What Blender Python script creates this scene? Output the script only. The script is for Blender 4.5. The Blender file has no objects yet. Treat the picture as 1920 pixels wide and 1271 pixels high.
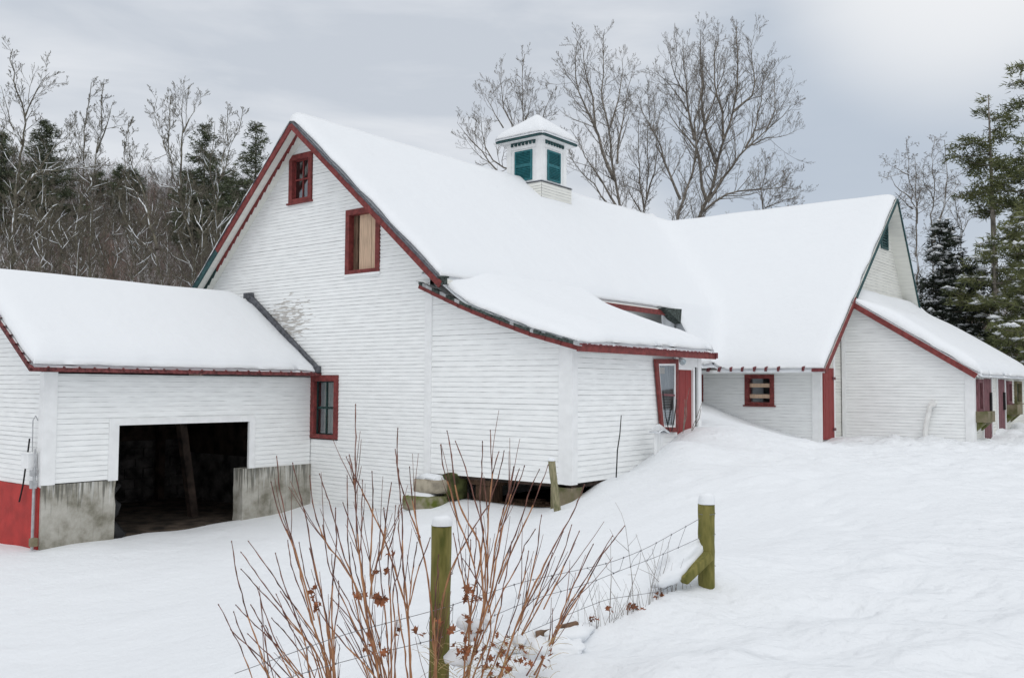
import bpy, math, random
import numpy as np
from mathutils import Matrix, Vector
D = bpy.data
scene = bpy.context.scene
col = scene.collection
rad = math.radians
# ------------------------------------------------------------------ camera
CAM = np.array([11.577, -16.526, 5.0])
MW = np.array([[0.780117, 0.02726798, -0.62503914],
               [0.62560304, -0.04388223, 0.7789064],
               [0.00618891, 0.99866451, 0.0512922]])
F = 1730.6
cd = D.cameras.new('camera'); cd.sensor_width = 36; cd.lens = F / 1920 * 36
cd.clip_start = 0.1; cd.clip_end = 3000
cam = D.objects.new('camera', cd); col.objects.link(cam)
cam.matrix_world = Matrix([[MW[0][0], MW[0][1], -MW[0][2], CAM[0]],
                           [MW[1][0], MW[1][1], -MW[1][2], CAM[1]],
                           [MW[2][0], MW[2][1], -MW[2][2], CAM[2]], [0, 0, 0, 1]])
scene.camera = cam
def at(px, py, d):                       # pixel of the photograph + depth in metres -> point in the place
    return CAM + MW @ np.array([(px - 960) / F * d, -(py - 635.5) / F * d, d])

# ------------------------------------------------------------------ sky, sun, exposure
w = D.worlds.new('World'); scene.world = w; w.use_nodes = True
nt = w.node_tree; nt.nodes.clear()
def N(t, tree=nt, **kw):
    n = tree.nodes.new(t)
    for k, v in kw.items(): setattr(n, k, v)
    return n
SUN_EL, SUN_DIR = 58.0, Vector((0.55, -0.6, 0))
sky = N('ShaderNodeTexSky', sky_type='NISHITA', sun_disc=False)
sky.sun_elevation = rad(SUN_EL); sky.sun_rotation = math.atan2(SUN_DIR.x, SUN_DIR.y)
sky.dust_density = 3.0
tc = N('ShaderNodeTexCoord'); mp = N('ShaderNodeMapping'); mp.inputs['Scale'].default_value = (1.1, 1.1, 4.2)
mp.inputs['Location'].default_value = (3.3, 1.4, 0.5)
n1 = N('ShaderNodeTexNoise'); n1.inputs['Scale'].default_value = 1.7; n1.inputs['Detail'].default_value = 6; n1.inputs['Roughness'].default_value = 0.5
n1.inputs['Distortion'].default_value = 0.5
cr = N('ShaderNodeValToRGB')
cr.color_ramp.elements[0].position = 0.42; cr.color_ramp.elements[0].color = (0.60, 0.645, 0.71, 1)
cr.color_ramp.elements[1].position = 0.60; cr.color_ramp.elements[1].color = (0.77, 0.80, 0.845, 1)
# overcast brightened overhead, with brightness added behind the photographer to lift facing roofs
sep = N('ShaderNodeVectorMath', operation='DOT_PRODUCT'); sep.inputs[1].default_value = (-0.45 * MW[0][2], -0.45 * MW[1][2], 1.0)
zr = N('ShaderNodeMapRange'); zr.interpolation_type = 'SMOOTHSTEP'
zr.inputs['From Min'].default_value = 0.06; zr.inputs['From Max'].default_value = 0.75
vm = N('ShaderNodeMix', data_type='RGBA'); vm.inputs[7].default_value = (0.98, 1.0, 1.03, 1)
# thin bright place in the overcast
bd = Vector(tuple(MW @ np.array([(1800 - 960) / F, (635.5 + 120) / F, 1.0]))).normalized()
dot = N('ShaderNodeVectorMath', operation='DOT_PRODUCT'); dot.inputs[1].default_value = bd
nrm = N('ShaderNodeVectorMath', operation='NORMALIZE')
br = N('ShaderNodeMapRange'); br.interpolation_type = 'SMOOTHSTEP'
br.inputs['From Min'].default_value = 0.982; br.inputs['From Max'].default_value = 1.0
br.inputs['To Min'].default_value = 0.0; br.inputs['To Max'].default_value = 0.75
dd_ = Vector(tuple(MW @ np.array([(1620 - 960) / F, (635.5 - 300) / F, 1.0]))).normalized()
dot2 = N('ShaderNodeVectorMath', operation='DOT_PRODUCT'); dot2.inputs[1].default_value = dd_
dr_ = N('ShaderNodeMapRange'); dr_.interpolation_type = 'SMOOTHSTEP'
dr_.inputs['From Min'].default_value = 0.962; dr_.inputs['From Max'].default_value = 1.0; dr_.inputs['To Min'].default_value = 0.0; dr_.inputs['To Max'].default_value = 0.85
mdk = N('ShaderNodeMix', data_type='RGBA'); mdk.inputs[7].default_value = (0.50, 0.57, 0.665, 1)
mb = N('ShaderNodeMix', data_type='RGBA'); mb.inputs[7].default_value = (1.0, 1.0, 1.0, 1)
bg1 = N('ShaderNodeBackground'); bg1.inputs['Strength'].default_value = 0.1
bg2 = N('ShaderNodeBackground'); bg2.inputs['Strength'].default_value = 1.0
mx = N('ShaderNodeMixShader'); mx.inputs[0].default_value = 0.94
out = N('ShaderNodeOutputWorld')
L = nt.links.new
n2 = N('ShaderNodeTexNoise'); n2.inputs['Scale'].default_value = 5.2; n2.inputs['Detail'].default_value = 5; n2.inputs['Roughness'].default_value = 0.55; n2.inputs['Distortion'].default_value = 0.4
ma_ = N('ShaderNodeMath', operation='MULTIPLY_ADD'); ma_.inputs[1].default_value = 0.36; mb_ = N('ShaderNodeMath', operation='MULTIPLY'); mb_.inputs[1].default_value = 0.68
L(tc.outputs['Generated'], mp.inputs[0]); L(mp.outputs[0], n1.inputs['Vector']); L(mp.outputs[0], n2.inputs['Vector']); L(n1.outputs[0], mb_.inputs[0]); L(n2.outputs[0], ma_.inputs[0]); L(mb_.outputs[0], ma_.inputs[2]); L(ma_.outputs[0], cr.inputs[0])
L(tc.outputs['Generated'], nrm.inputs[0]); L(nrm.outputs[0], sep.inputs[0]); L(sep.outputs['Value'], zr.inputs[0])
L(nrm.outputs[0], dot.inputs[0]); L(dot.outputs['Value'], br.inputs[0]); L(br.outputs[0], mb.inputs[0])
L(nrm.outputs[0], dot2.inputs[0]); L(dot2.outputs['Value'], dr_.inputs[0]); L(dr_.outputs[0], mdk.inputs[0]); L(cr.outputs[0], mdk.inputs[6]); L(mdk.outputs[2], mb.inputs[6]); L(mb.outputs[2], vm.inputs[6]); L(zr.outputs[0], vm.inputs[0])
L(vm.outputs[2], bg2.inputs[0]); L(sky.outputs[0], bg1.inputs[0])
L(bg1.outputs[0], mx.inputs[1]); L(bg2.outputs[0], mx.inputs[2]); L(mx.outputs[0], out.inputs[0])

sl = D.lights.new('sun', 'SUN'); sl.energy = 0.5; sl.angle = rad(25); sl.color = (1.0, 0.97, 0.93)
so = D.objects.new('sun', sl); col.objects.link(so)
sd = Vector((SUN_DIR.x, SUN_DIR.y, math.tan(rad(SUN_EL)) * SUN_DIR.length)).normalized()
so.rotation_euler = sd.to_track_quat('Z', 'Y').to_euler(); so.location = (0, 0, 60)
vs = scene.view_settings
vs.view_transform = 'Standard'; vs.look = 'None'; vs.exposure = 0.0; vs.gamma = 1.0; vs.use_curve_mapping = False
scene.cycles.use_denoising = True
scene.cycles.max_bounces = 6; scene.cycles.transparent_max_bounces = 12

# ------------------------------------------------------------------ helpers: things and meshes
OFF = {}
def tag(o, label=None, cat=None, group=None, kind=None):
    if label: o['label'] = label
    if cat: o['category'] = cat
    if group: o['group'] = group
    if kind: o['kind'] = kind
    return o
def thing(name, loc, label, cat, group=None):
    o = D.objects.new(name, None); col.objects.link(o); o.location = loc; o.empty_display_size = 0.3
    OFF[o.name] = np.array(loc, float)
    return tag(o, label, cat, group)

class G:
    def __init__(s): s.v = []; s.f = []; s.m = []
    def add(s, vs, fs, m=0):
        b = len(s.v); s.v.extend([tuple(map(float, p)) for p in vs])
        for f in fs: s.f.append(tuple(b + i for i in f)); s.m.append(m)
        return s
    def poly(s, pts, m=0): return s.add(pts, [tuple(range(len(pts)))], m)
    def hexa(s, p, m=0):      # p: 4 bottom (ccw), 4 top
        return s.add(p, [(3, 2, 1, 0), (4, 5, 6, 7), (0, 1, 5, 4), (1, 2, 6, 5), (2, 3, 7, 6), (3, 0, 4, 7)], m)
    def box(s, a, b, m=0):
        (x0, y0, z0), (x1, y1, z1) = a, b
        return s.hexa([(x0, y0, z0), (x1, y0, z0), (x1, y1, z0), (x0, y1, z0), (x0, y0, z1), (x1, y0, z1), (x1, y1, z1), (x0, y1, z1)], m)
    def beam(s, p, q, wd, ht, side=None, m=0):
        p = np.array(p, float); q = np.array(q, float); t = q - p; t /= np.linalg.norm(t)
        ref = np.array(side if side is not None else ((0, 0, 1) if abs(t[2]) < .9 else (1, 0, 0)), float)
        a = np.cross(t, ref); a /= np.linalg.norm(a); b = np.cross(a, t)
        c = [(-1, -1), (1, -1), (1, 1), (-1, 1)]
        P = [p + a * i * wd / 2 + b * j * ht / 2 for i, j in c] + [q + a * i * wd / 2 + b * j * ht / 2 for i, j in c]
        return s.hexa(P, m)
    def tube(s, pts, r, n=6, m=0, cap=True):
        pts = [np.array(p, float) for p in pts]; k = len(pts)
        if not hasattr(r, '__len__'): r = [r] * k
        V = []; prev = None
        for i, p in enumerate(pts):
            t = pts[min(i + 1, k - 1)] - pts[max(i - 1, 0)]; t = t / (np.linalg.norm(t) + 1e-9)
            if prev is None: prev = np.cross(t, (0.31, 0.17, 0.93) if abs(t[2]) < .9 else (1, 0.1, 0))
            a = prev - t * (prev @ t); a /= np.linalg.norm(a) + 1e-9; b = np.cross(t, a); prev = a
            V += [p + r[i] * (math.cos(2 * math.pi * j / n) * a + math.sin(2 * math.pi * j / n) * b) for j in range(n)]
        Fc = [(i * n + j, i * n + (j + 1) % n, (i + 1) * n + (j + 1) % n, (i + 1) * n + j) for i in range(k - 1) for j in range(n)]
        if cap: Fc += [tuple(range(n - 1, -1, -1)), tuple((k - 1) * n + j for j in range(n))]
        return s.add(V, Fc, m)

def finish(name, V, Fl, mats, parent=None, smooth=False, M=None, bevel=0):
    off = OFF.get(parent.name, np.zeros(3)) if parent else np.zeros(3)
    me = D.meshes.new(name)
    V = np.asarray(V, float).reshape(-1, 3) - off
    if isinstance(Fl, np.ndarray):
        nf, k = Fl.shape
        me.vertices.add(len(V)); me.vertices.foreach_set('co', V.ravel())
        me.loops.add(nf * k); me.loops.foreach_set('vertex_index', Fl.ravel().astype(np.int32))
        me.polygons.add(nf); me.polygons.foreach_set('loop_start', np.arange(0, nf * k, k, dtype=np.int32))
        me.polygons.foreach_set('loop_total', np.full(nf, k, dtype=np.int32))
        if M is not None: me.polygons.foreach_set('material_index', np.asarray(M, np.int32))
        me.update(calc_edges=True)
    else:
        me.from_pydata([tuple(p) for p in V], [], Fl); me.update()
        if M is not None: me.polygons.foreach_set('material_index', np.asarray(M, np.int32))
    for m in (mats if isinstance(mats, (list, tuple)) else [mats]): me.materials.append(m)
    if smooth: me.polygons.foreach_set('use_smooth', np.ones(len(me.polygons), bool))
    o = D.objects.new(name, me); col.objects.link(o)
    if parent: o.parent = parent; OFF[o.name] = off
    if bevel:
        bm_ = o.modifiers.new('bevel', 'BEVEL'); bm_.width = bevel; bm_.segments = 2; bm_.limit_method = 'ANGLE'
    return o
SPLIT = {'corner_board', 'foundation', 'gutter_end', 'hinge', 'timber', 'plank', 'bracket', 'strap', 'eave_bracket', 'rear_wall', 'trim', 'conduit', 'cable'}
def pieces(g):
    par = list(range(len(g.v)))
    def fd(a):
        while par[a] != a: par[a] = par[par[a]]; a = par[a]
        return a
    for f in g.f:
        for b in f[1:]: par[fd(b)] = fd(f[0])
    grp = {}
    for f, m in zip(g.f, g.m): grp.setdefault(fd(f[0]), []).append((f, m))
    for fs in grp.values():
        ids = sorted({i for f, _ in fs for i in f}); mp_ = {i: k for k, i in enumerate(ids)}; h = G()
        h.v = [g.v[i] for i in ids]; h.f = [tuple(mp_[i] for i in f) for f, _ in fs]; h.m = [m for _, m in fs]; yield h
def part(name, g, mats, parent=None, smooth=False, bevel=0, label=None):
    if name in SPLIT and parent:
        ps = list(pieces(g))
        if len(ps) > 1:
            os_ = []
            for h in ps:
                if isinstance(mats, (list, tuple)): m1 = mats[h.m[0]]; h.m = [0] * len(h.m)
                else: m1 = mats
                o = finish(name, h.v, h.f, m1, parent, smooth, h.m, bevel)
                if label: o['label'] = label
                os_.append(o)
            return os_[0]
    o = finish(name, g.v, g.f, mats, parent, smooth, g.m, bevel)
    if label: o['label'] = label
    return o

# ------------------------------------------------------------------ materials
def mat(name, color, rough=0.7, var=0.12, scale=6.0, bump=0.0, bscale=40, spec=0.3, stretch=(1, 1, 1), col2=None, lo=0.35, hi=0.65):
    m = D.materials.new(name); m.use_nodes = True; t = m.node_tree; b = t.nodes['Principled BSDF']
    b.inputs['Roughness'].default_value = rough; b.inputs['Specular IOR Level'].default_value = spec
    geo = N('ShaderNodeNewGeometry', t); mp_ = N('ShaderNodeMapping', t); mp_.inputs['Scale'].default_value = stretch
    no = N('ShaderNodeTexNoise', t); no.inputs['Scale'].default_value = scale; no.inputs['Detail'].default_value = 6
    r = N('ShaderNodeValToRGB', t); c = np.array(color)
    c2 = np.array(col2) if col2 is not None else c * (1 - var * 2)
    r.color_ramp.elements[0].position = lo; r.color_ramp.elements[1].position = hi
    r.color_ramp.elements[0].color = (*np.clip(c2, 0, 1), 1); r.color_ramp.elements[1].color = (*np.clip(c * (1 + (var if col2 is None else 0)), 0, 1), 1)
    l = t.links.new
    l(geo.outputs['Position'], mp_.inputs[0]); l(mp_.outputs[0], no.inputs['Vector']); l(no.outputs[0], r.inputs[0]); l(r.outputs[0], b.inputs['Base Color'])
    if bump:
        nb = N('ShaderNodeTexNoise', t); nb.inputs['Scale'].default_value = bscale; nb.inputs['Detail'].default_value = 5
        bu = N('ShaderNodeBump', t); bu.inputs['Strength'].default_value = 1; bu.inputs['Distance'].default_value = bump
        l(mp_.outputs[0], nb.inputs['Vector']); l(nb.outputs[0], bu.inputs['Height']); l(bu.outputs[0], b.inputs['Normal'])
    return m
def snow_mat(name, bumps, trod=False):
    m = D.materials.new(name); m.use_nodes = True; t = m.node_tree; b = t.nodes['Principled BSDF']; l = t.links.new
    b.inputs['Roughness'].default_value = 0.65; b.inputs['Specular IOR Level'].default_value = 0.25
    b.inputs['Base Color'].default_value = (0.775, 0.80, 0.825, 1)
    geo = N('ShaderNodeNewGeometry', t); prev = None
    for sc_, ds in bumps:
        nb = N('ShaderNodeTexNoise', t); nb.inputs['Scale'].default_value = sc_; nb.inputs['Detail'].default_value = 4
        bu = N('ShaderNodeBump', t); bu.inputs['Strength'].default_value = 1; bu.inputs['Distance'].default_value = ds
        l(geo.outputs['Position'], nb.inputs['Vector']); l(nb.outputs[0], bu.inputs['Height'])
        if prev: l(prev.outputs[0], bu.inputs['Normal'])
        prev = bu
    if trod:                      # trampled, cloddy surface on the driveway side only
        sp = N('ShaderNodeSeparateXYZ', t); l(geo.outputs['Position'], sp.inputs[0])
        mr = N('ShaderNodeMapRange', t); mr.interpolation_type = 'SMOOTHSTEP'; mr.inputs['From Min'].default_value = 5.5; mr.inputs['From Max'].default_value = 9.5; l(sp.outputs[0], mr.inputs[0])
        sw = N('ShaderNodeMapRange', t); sw.interpolation_type = 'SMOOTHSTEP'; sw.inputs['From Min'].default_value = -1; sw.inputs['From Max'].default_value = 6; l(sp.outputs[1], sw.inputs[0])
        mxm = N('ShaderNodeMath', t, operation='MAXIMUM'); l(mr.outputs[0], mxm.inputs[0]); l(sw.outputs[0], mxm.inputs[1])
        for sc_, ds in ((2.2, .11), (8, .012)):
            nb = N('ShaderNodeTexNoise', t); nb.inputs['Scale'].default_value = sc_; nb.inputs['Detail'].default_value = 3; nb.inputs['Roughness'].default_value = .5
            bu = N('ShaderNodeBump', t); bu.inputs['Distance'].default_value = ds; l(mxm.outputs[0], bu.inputs['Strength'])
            l(geo.outputs['Position'], nb.inputs['Vector']); l(nb.outputs[0], bu.inputs['Height']); l(prev.outputs[0], bu.inputs['Normal']); prev = bu
    l(prev.outputs[0], b.inputs['Normal'])
    return m
M_SNOW = snow_mat('snow_ground', [(1.6, 0.06), (7, 0.02), (45, 0.004)], trod=True)
M_RSNOW = snow_mat('snow_roof', [(1.2, 0.05), (6, 0.008), (50, 0.002)])
def paint_mat(name, base, peel_box=None):
    m = D.materials.new(name); m.use_nodes = True; t = m.node_tree; b = t.nodes['Principled BSDF']; l = t.links.new
    b.inputs['Roughness'].default_value = 0.55; b.inputs['Specular IOR Level'].default_value = 0.3
    geo = N('ShaderNodeNewGeometry', t)
    mp1 = N('ShaderNodeMapping', t); mp1.inputs['Scale'].default_value = (1.2, 1.2, 9)
    a = N('ShaderNodeTexNoise', t); a.inputs['Scale'].default_value = 1.5; a.inputs['Detail'].default_value = 6
    r = N('ShaderNodeValToRGB', t); r.color_ramp.elements[0].position = .3; r.color_ramp.elements[1].position = .7
    c = np.array(base); r.color_ramp.elements[0].color = (*(c * .9), 1); r.color_ramp.elements[1].color = (*(c * 1.03), 1)
    l(geo.outputs['Position'], mp1.inputs[0]); l(mp1.outputs[0], a.inputs['Vector']); l(a.outputs[0], r.inputs[0])
    # worn flecks
    mp2 = N('ShaderNodeMapping', t); mp2.inputs['Scale'].default_value = (2.2, 2.2, 16)
    f = N('ShaderNodeTexNoise', t); f.inputs['Scale'].default_value = 2.2; f.inputs['Detail'].default_value = 8; f.inputs['Roughness'].default_value = .7
    fr = N('ShaderNodeMapRange', t); fr.inputs['From Min'].default_value = .67; fr.inputs['From Max'].default_value = .75; fr.inputs['To Max'].default_value = .7
    l(geo.outputs['Position'], mp2.inputs[0]); l(mp2.outputs[0], f.inputs['Vector']); l(f.outputs[0], fr.inputs[0])
    fac = fr.outputs[0]
    if peel_box:
        cx, cz, rx, rz = peel_box
        sp = N('ShaderNodeSeparateXYZ', t); l(geo.outputs['Position'], sp.inputs[0])
        def mth(op, a_, b_=None):
            n = N('ShaderNodeMath', t, operation=op)
            for i, q in enumerate((a_, b_)):
                if q is None: continue
                if isinstance(q, (int, float)): n.inputs[i].default_value = q
                else: l(q, n.inputs[i])
            return n.outputs[0]
        dx = mth('DIVIDE', mth('SUBTRACT', sp.outputs[0], cx), rx); dz = mth('DIVIDE', mth('SUBTRACT', sp.outputs[2], cz), rz)
        d2 = mth('ADD', mth('MULTIPLY', dx, dx), mth('MULTIPLY', dz, dz))
        inn = mth('SUBTRACT', 1.0, d2)
        mp3 = N('ShaderNodeMapping', t); mp3.inputs['Scale'].default_value = (1.6, 1.6, 10); f3 = N('ShaderNodeTexNoise', t); f3.inputs['Scale'].default_value = 1.7; f3.inputs['Detail'].default_value = 3
        l(geo.outputs['Position'], mp3.inputs[0]); l(mp3.outputs[0], f3.inputs['Vector'])
        pr = N('ShaderNodeMapRange', t); l(mth('ADD', mth('MULTIPLY', inn, .16), f3.outputs[0]), pr.inputs[0])
        pr.inputs['From Min'].default_value = .60; pr.inputs['From Max'].default_value = .64
        fac = mth('MAXIMUM', fac, pr.outputs[0])
    mxn = N('ShaderNodeMix', t, data_type='RGBA'); mxn.inputs[7].default_value = (.48, .46, .43, 1)
    l(fac, mxn.inputs[0]); l(r.outputs[0], mxn.inputs[6]); l(mxn.outputs[2], b.inputs['Base Color'])
    return m
M_WALL = paint_mat('white_clapboard_paint', (0.88, 0.895, 0.89))
M_WALLA = paint_mat('white_clapboard_paint_peeling', (0.88, 0.895, 0.89), (-9.9, 6.85, 1.1, .75))
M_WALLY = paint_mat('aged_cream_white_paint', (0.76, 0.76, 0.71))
M_TRIM = mat('white_trim_paint', (0.82, 0.83, 0.83), .5, .03, 4)
M_LAPSH1 = mat('lap_shade_light', (0.74, 0.75, 0.75), .9, .2, 3)  # shadow line under each clapboard lap, put into the colour
M_LAPSH2 = mat('lap_shade_dark', (0.46, 0.46, 0.46), .9, .3, 3)  # darker version of the painted lap shadow
M_RED = mat('red_trim_paint', (0.195, 0.042, 0.039), .6, .16, 9, .002, 60)
M_REDD = mat('dark_red_metal', (0.17, 0.04, 0.045), .5, .2, 12)
M_REDB = mat('red_foundation_paint', (0.42, 0.035, 0.03), .6, .1, 3, .004, 25)
M_DOOR = mat('red_door_paint', (0.27, 0.038, 0.036), .55, .12, 5, .002, 20, stretch=(6, 6, .6))
M_MAUVE = mat('weathered_red_wood', (0.20, 0.085, 0.095), .75, .25, 5, .003, 20, stretch=(8, 8, .8))
M_SHING = mat('weathered_green_shingle', (0.06, 0.075, 0.068), .85, .35, 14)
M_GREEN = mat('green_trim_paint', (0.025, 0.075, 0.078), .55, .2, 10)
M_TEAL = mat('teal_shutter_paint', (0.022, 0.145, 0.165), .5, .12, 8)
M_DGREEN = mat('dark_green_sash', (0.012, 0.04, 0.037), .5, .2, 8)
M_PLY = mat('new_pine_boards', (0.62, 0.45, 0.32), .65, .1, 4, .002, 20, stretch=(9, 9, .7))
M_OLDW = mat('old_brown_wood', (0.16, 0.10, 0.065), .85, .25, 4, .004, 20, stretch=(5, 5, .8))
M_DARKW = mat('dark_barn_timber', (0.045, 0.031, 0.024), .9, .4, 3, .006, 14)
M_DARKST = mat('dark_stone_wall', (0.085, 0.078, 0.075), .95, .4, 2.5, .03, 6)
M_DIRT = mat('barn_dirt', (0.065, 0.05, 0.038), .95, .4, 3, .02, 12)
M_METAL = mat('grey_flashing', (0.10, 0.105, 0.12), .45, .25, 10, .002, 30)
M_GALV = mat('galvanized_metal', (0.42, 0.43, 0.44), .4, .12, 8)
M_PVC = mat('white_pipe', (0.78, 0.78, 0.76), .4, .06, 5)
M_BLACK = mat('black_rubber', (0.012, 0.012, 0.013), .5, .2, 8)
M_POST = mat('mossy_fence_post', (0.24, 0.21, 0.065), .85, .3, 7, .006, 30, stretch=(3, 3, .7), col2=(0.085, 0.09, 0.018), lo=.3, hi=.7)
M_POSTG = mat('grey_weathered_post', (0.30, 0.27, 0.17), .85, .2, 7, .005, 30, stretch=(3, 3, .7), col2=(0.14, 0.14, 0.07))
M_MOSS = mat('mossy_stone', (0.30, 0.27, 0.20), .95, .2, 4, .02, 12, col2=(0.10, 0.12, 0.02))
M_STONE = mat('tan_stone', (0.36, 0.32, 0.25), .95, .2, 5, .02, 12)
M_FOUND = mat('old_foundation', (0.24, 0.20, 0.14), .95, .3, 3, .02, 10, col2=(0.11, 0.11, 0.05))
M_CORR = mat('rusty_roof_edge', (0.16, 0.045, 0.045), .6, .3, 14)
M_BARK = mat('grey_bark', (0.245, 0.22, 0.19), .95, .25, 5, .01, 20)
M_BARKL = mat('lichen_bark', (0.19, 0.175, 0.13), .95, .25, 5, .01, 20, col2=(0.085, 0.075, 0.06))
M_BARKB = mat('brown_twigs', (0.22, 0.185, 0.165), .95, .3, 3)
M_BRUSHR = mat('reddish_brush', (0.28, 0.19, 0.15), .95, .3, 3)
M_BRUSHD = mat('dark_brush', (0.16, 0.14, 0.125), .95, .3, 3)
M_NEEDLE = mat('conifer_needles', (0.11, 0.13, 0.07), .8, .35, 1.2, col2=(0.055, 0.07, 0.045))
M_PINE = mat('pine_needles', (0.16, 0.17, 0.07), .8, .3, 1.3, col2=(0.06, 0.075, 0.03))
M_SPRUCE = mat('dark_spruce_needles', (0.030, 0.040, 0.026), .8, .35, 1.2)
M_STEM = mat('red_brown_stem', (0.40, 0.20, 0.095), .6, .2, 14, col2=(0.26, 0.115, 0.055))
M_STEMT = mat('dark_stem_tip', (0.17, 0.075, 0.055), .6, .25, 14)
M_LEAF = mat('dead_leaf', (0.27, 0.10, 0.045), .75, .3, 18)
M_GRASS = mat('dry_grass', (0.42, 0.31, 0.15), .8, .2, 12)
M_WEED = mat('grey_weed', (0.22, 0.19, 0.165), .8, .2, 10)
M_WIRE = mat('fence_wire', (0.20, 0.20, 0.21), .5, .2, 10)
M_CURT = mat('old_curtain', (0.40, 0.37, 0.29), .9, .25, 6, stretch=(7, 7, .4))

# concrete with lime streaks running down from the sill
def concrete_mat():
    m = D.materials.new('stained_concrete'); m.use_nodes = True; t = m.node_tree; b = t.nodes['Principled BSDF']; l = t.links.new
    b.inputs['Roughness'].default_value = .92; b.inputs['Specular IOR Level'].default_value = .2
    geo = N('ShaderNodeNewGeometry', t)
    n = N('ShaderNodeTexNoise', t); n.inputs['Scale'].default_value = 1.6; n.inputs['Detail'].default_value = 9; n.inputs['Roughness'].default_value = .62
    r = N('ShaderNodeValToRGB', t); e = r.color_ramp.elements
    e[0].position = .36; e[0].color = (.19, .18, .14, 1); e[1].position = .66; e[1].color = (.50, .485, .44, 1)
    k = r.color_ramp.elements.new(.5); k.color = (.36, .345, .30, 1)
    l(geo.outputs['Position'], n.inputs['Vector']); l(n.outputs[0], r.inputs[0])
    mp_ = N('ShaderNodeMapping', t); mp_.inputs['Scale'].default_value = (17, 17, 1.0)
    s = N('ShaderNodeTexNoise', t); s.inputs['Scale'].default_value = 1; s.inputs['Detail'].default_value = 5
    l(geo.outputs['Position'], mp_.inputs[0]); l(mp_.outputs[0], s.inputs['Vector'])
    sp = N('ShaderNodeSeparateXYZ', t); l(geo.outputs['Position'], sp.inputs[0])
    zr_ = N('ShaderNodeMapRange', t); l(sp.outputs[2], zr_.inputs[0]); zr_.inputs['From Min'].default_value = 2.15; zr_.inputs['From Max'].default_value = 2.8
    ad = N('ShaderNodeMath', t, operation='MULTIPLY'); l(zr_.outputs[0], ad.inputs[0]); ad.inputs[1].default_value = .2
    ad2 = N('ShaderNodeMath', t, operation='ADD'); l(ad.outputs[0], ad2.inputs[0]); l(s.outputs[0], ad2.inputs[1])
    sr = N('ShaderNodeMapRange', t); l(ad2.outputs[0], sr.inputs[0]); sr.inputs['From Min'].default_value = .68; sr.inputs['From Max'].default_value = .86; sr.inputs['To Max'].default_value = .8
    mxn = N('ShaderNodeMix', t, data_type='RGBA'); mxn.inputs[7].default_value = (.62, .62, .60, 1)
    l(sr.outputs[0], mxn.inputs[0]); l(r.outputs[0], mxn.inputs[6])
    # dark damp streaks
    s2 = N('ShaderNodeTexNoise', t); s2.inputs['Scale'].default_value = 1.3; s2.inputs['Detail'].default_value = 5; s2.noise_dimensions = '4D'; s2.inputs['W'].default_value = 4
    l(mp_.outputs[0], s2.inputs['Vector']); ad3 = N('ShaderNodeMath', t, operation='ADD'); l(ad.outputs[0], ad3.inputs[0]); l(s2.outputs[0], ad3.inputs[1])
    sr2 = N('ShaderNodeMapRange', t); l(ad3.outputs[0], sr2.inputs[0]); sr2.inputs['From Min'].default_value = .60; sr2.inputs['From Max'].default_value = .74; sr2.inputs['To Max'].default_value = .75
    mx2 = N('ShaderNodeMix', t, data_type='RGBA'); mx2.inputs[7].default_value = (.09, .09, .075, 1)
    l(sr2.outputs[0], mx2.inputs[0]); l(mxn.outputs[2], mx2.inputs[6]); l(mx2.outputs[2], b.inputs['Base Color'])
    nb = N('ShaderNodeTexNoise', t); nb.inputs['Scale'].default_value = 18; nb.inputs['Detail'].default_value = 6
    bu = N('ShaderNodeBump', t); bu.inputs['Distance'].default_value = .012; l(geo.outputs['Position'], nb.inputs['Vector']); l(nb.outputs[0], bu.inputs['Height']); l(bu.outputs[0], b.inputs['Normal'])
    return m
M_CONC = concrete_mat()
def glass_mat():
    m = D.materials.new('window_glass'); m.use_nodes = True; t = m.node_tree; t.nodes.clear(); l = t.links.new
    g = N('ShaderNodeBsdfGlossy', t); g.inputs['Roughness'].default_value = .03; g.inputs['Color'].default_value = (.9, .95, 1, 1)
    tr = N('ShaderNodeBsdfTransparent', t); tr.inputs['Color'].default_value = (.8, .86, .86, 1)
    fr = N('ShaderNodeFresnel', t); fr.inputs['IOR'].default_value = 1.5
    ml = N('ShaderNodeMath', t, operation='MULTIPLY_ADD'); ml.inputs[1].default_value = 1.3; ml.inputs[2].default_value = .16
    mx_ = N('ShaderNodeMixShader', t); o = N('ShaderNodeOutputMaterial', t)
    l(fr.outputs[0], ml.inputs[0]); l(ml.outputs[0], mx_.inputs[0]); l(tr.outputs[0], mx_.inputs[1]); l(g.outputs[0], mx_.inputs[2]); l(mx_.outputs[0], o.inputs[0])
    return m
M_GLASS = glass_mat()
M_VOID = mat('dark_interior', (0.03, 0.03, 0.032), .95, .2, 2)

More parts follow.
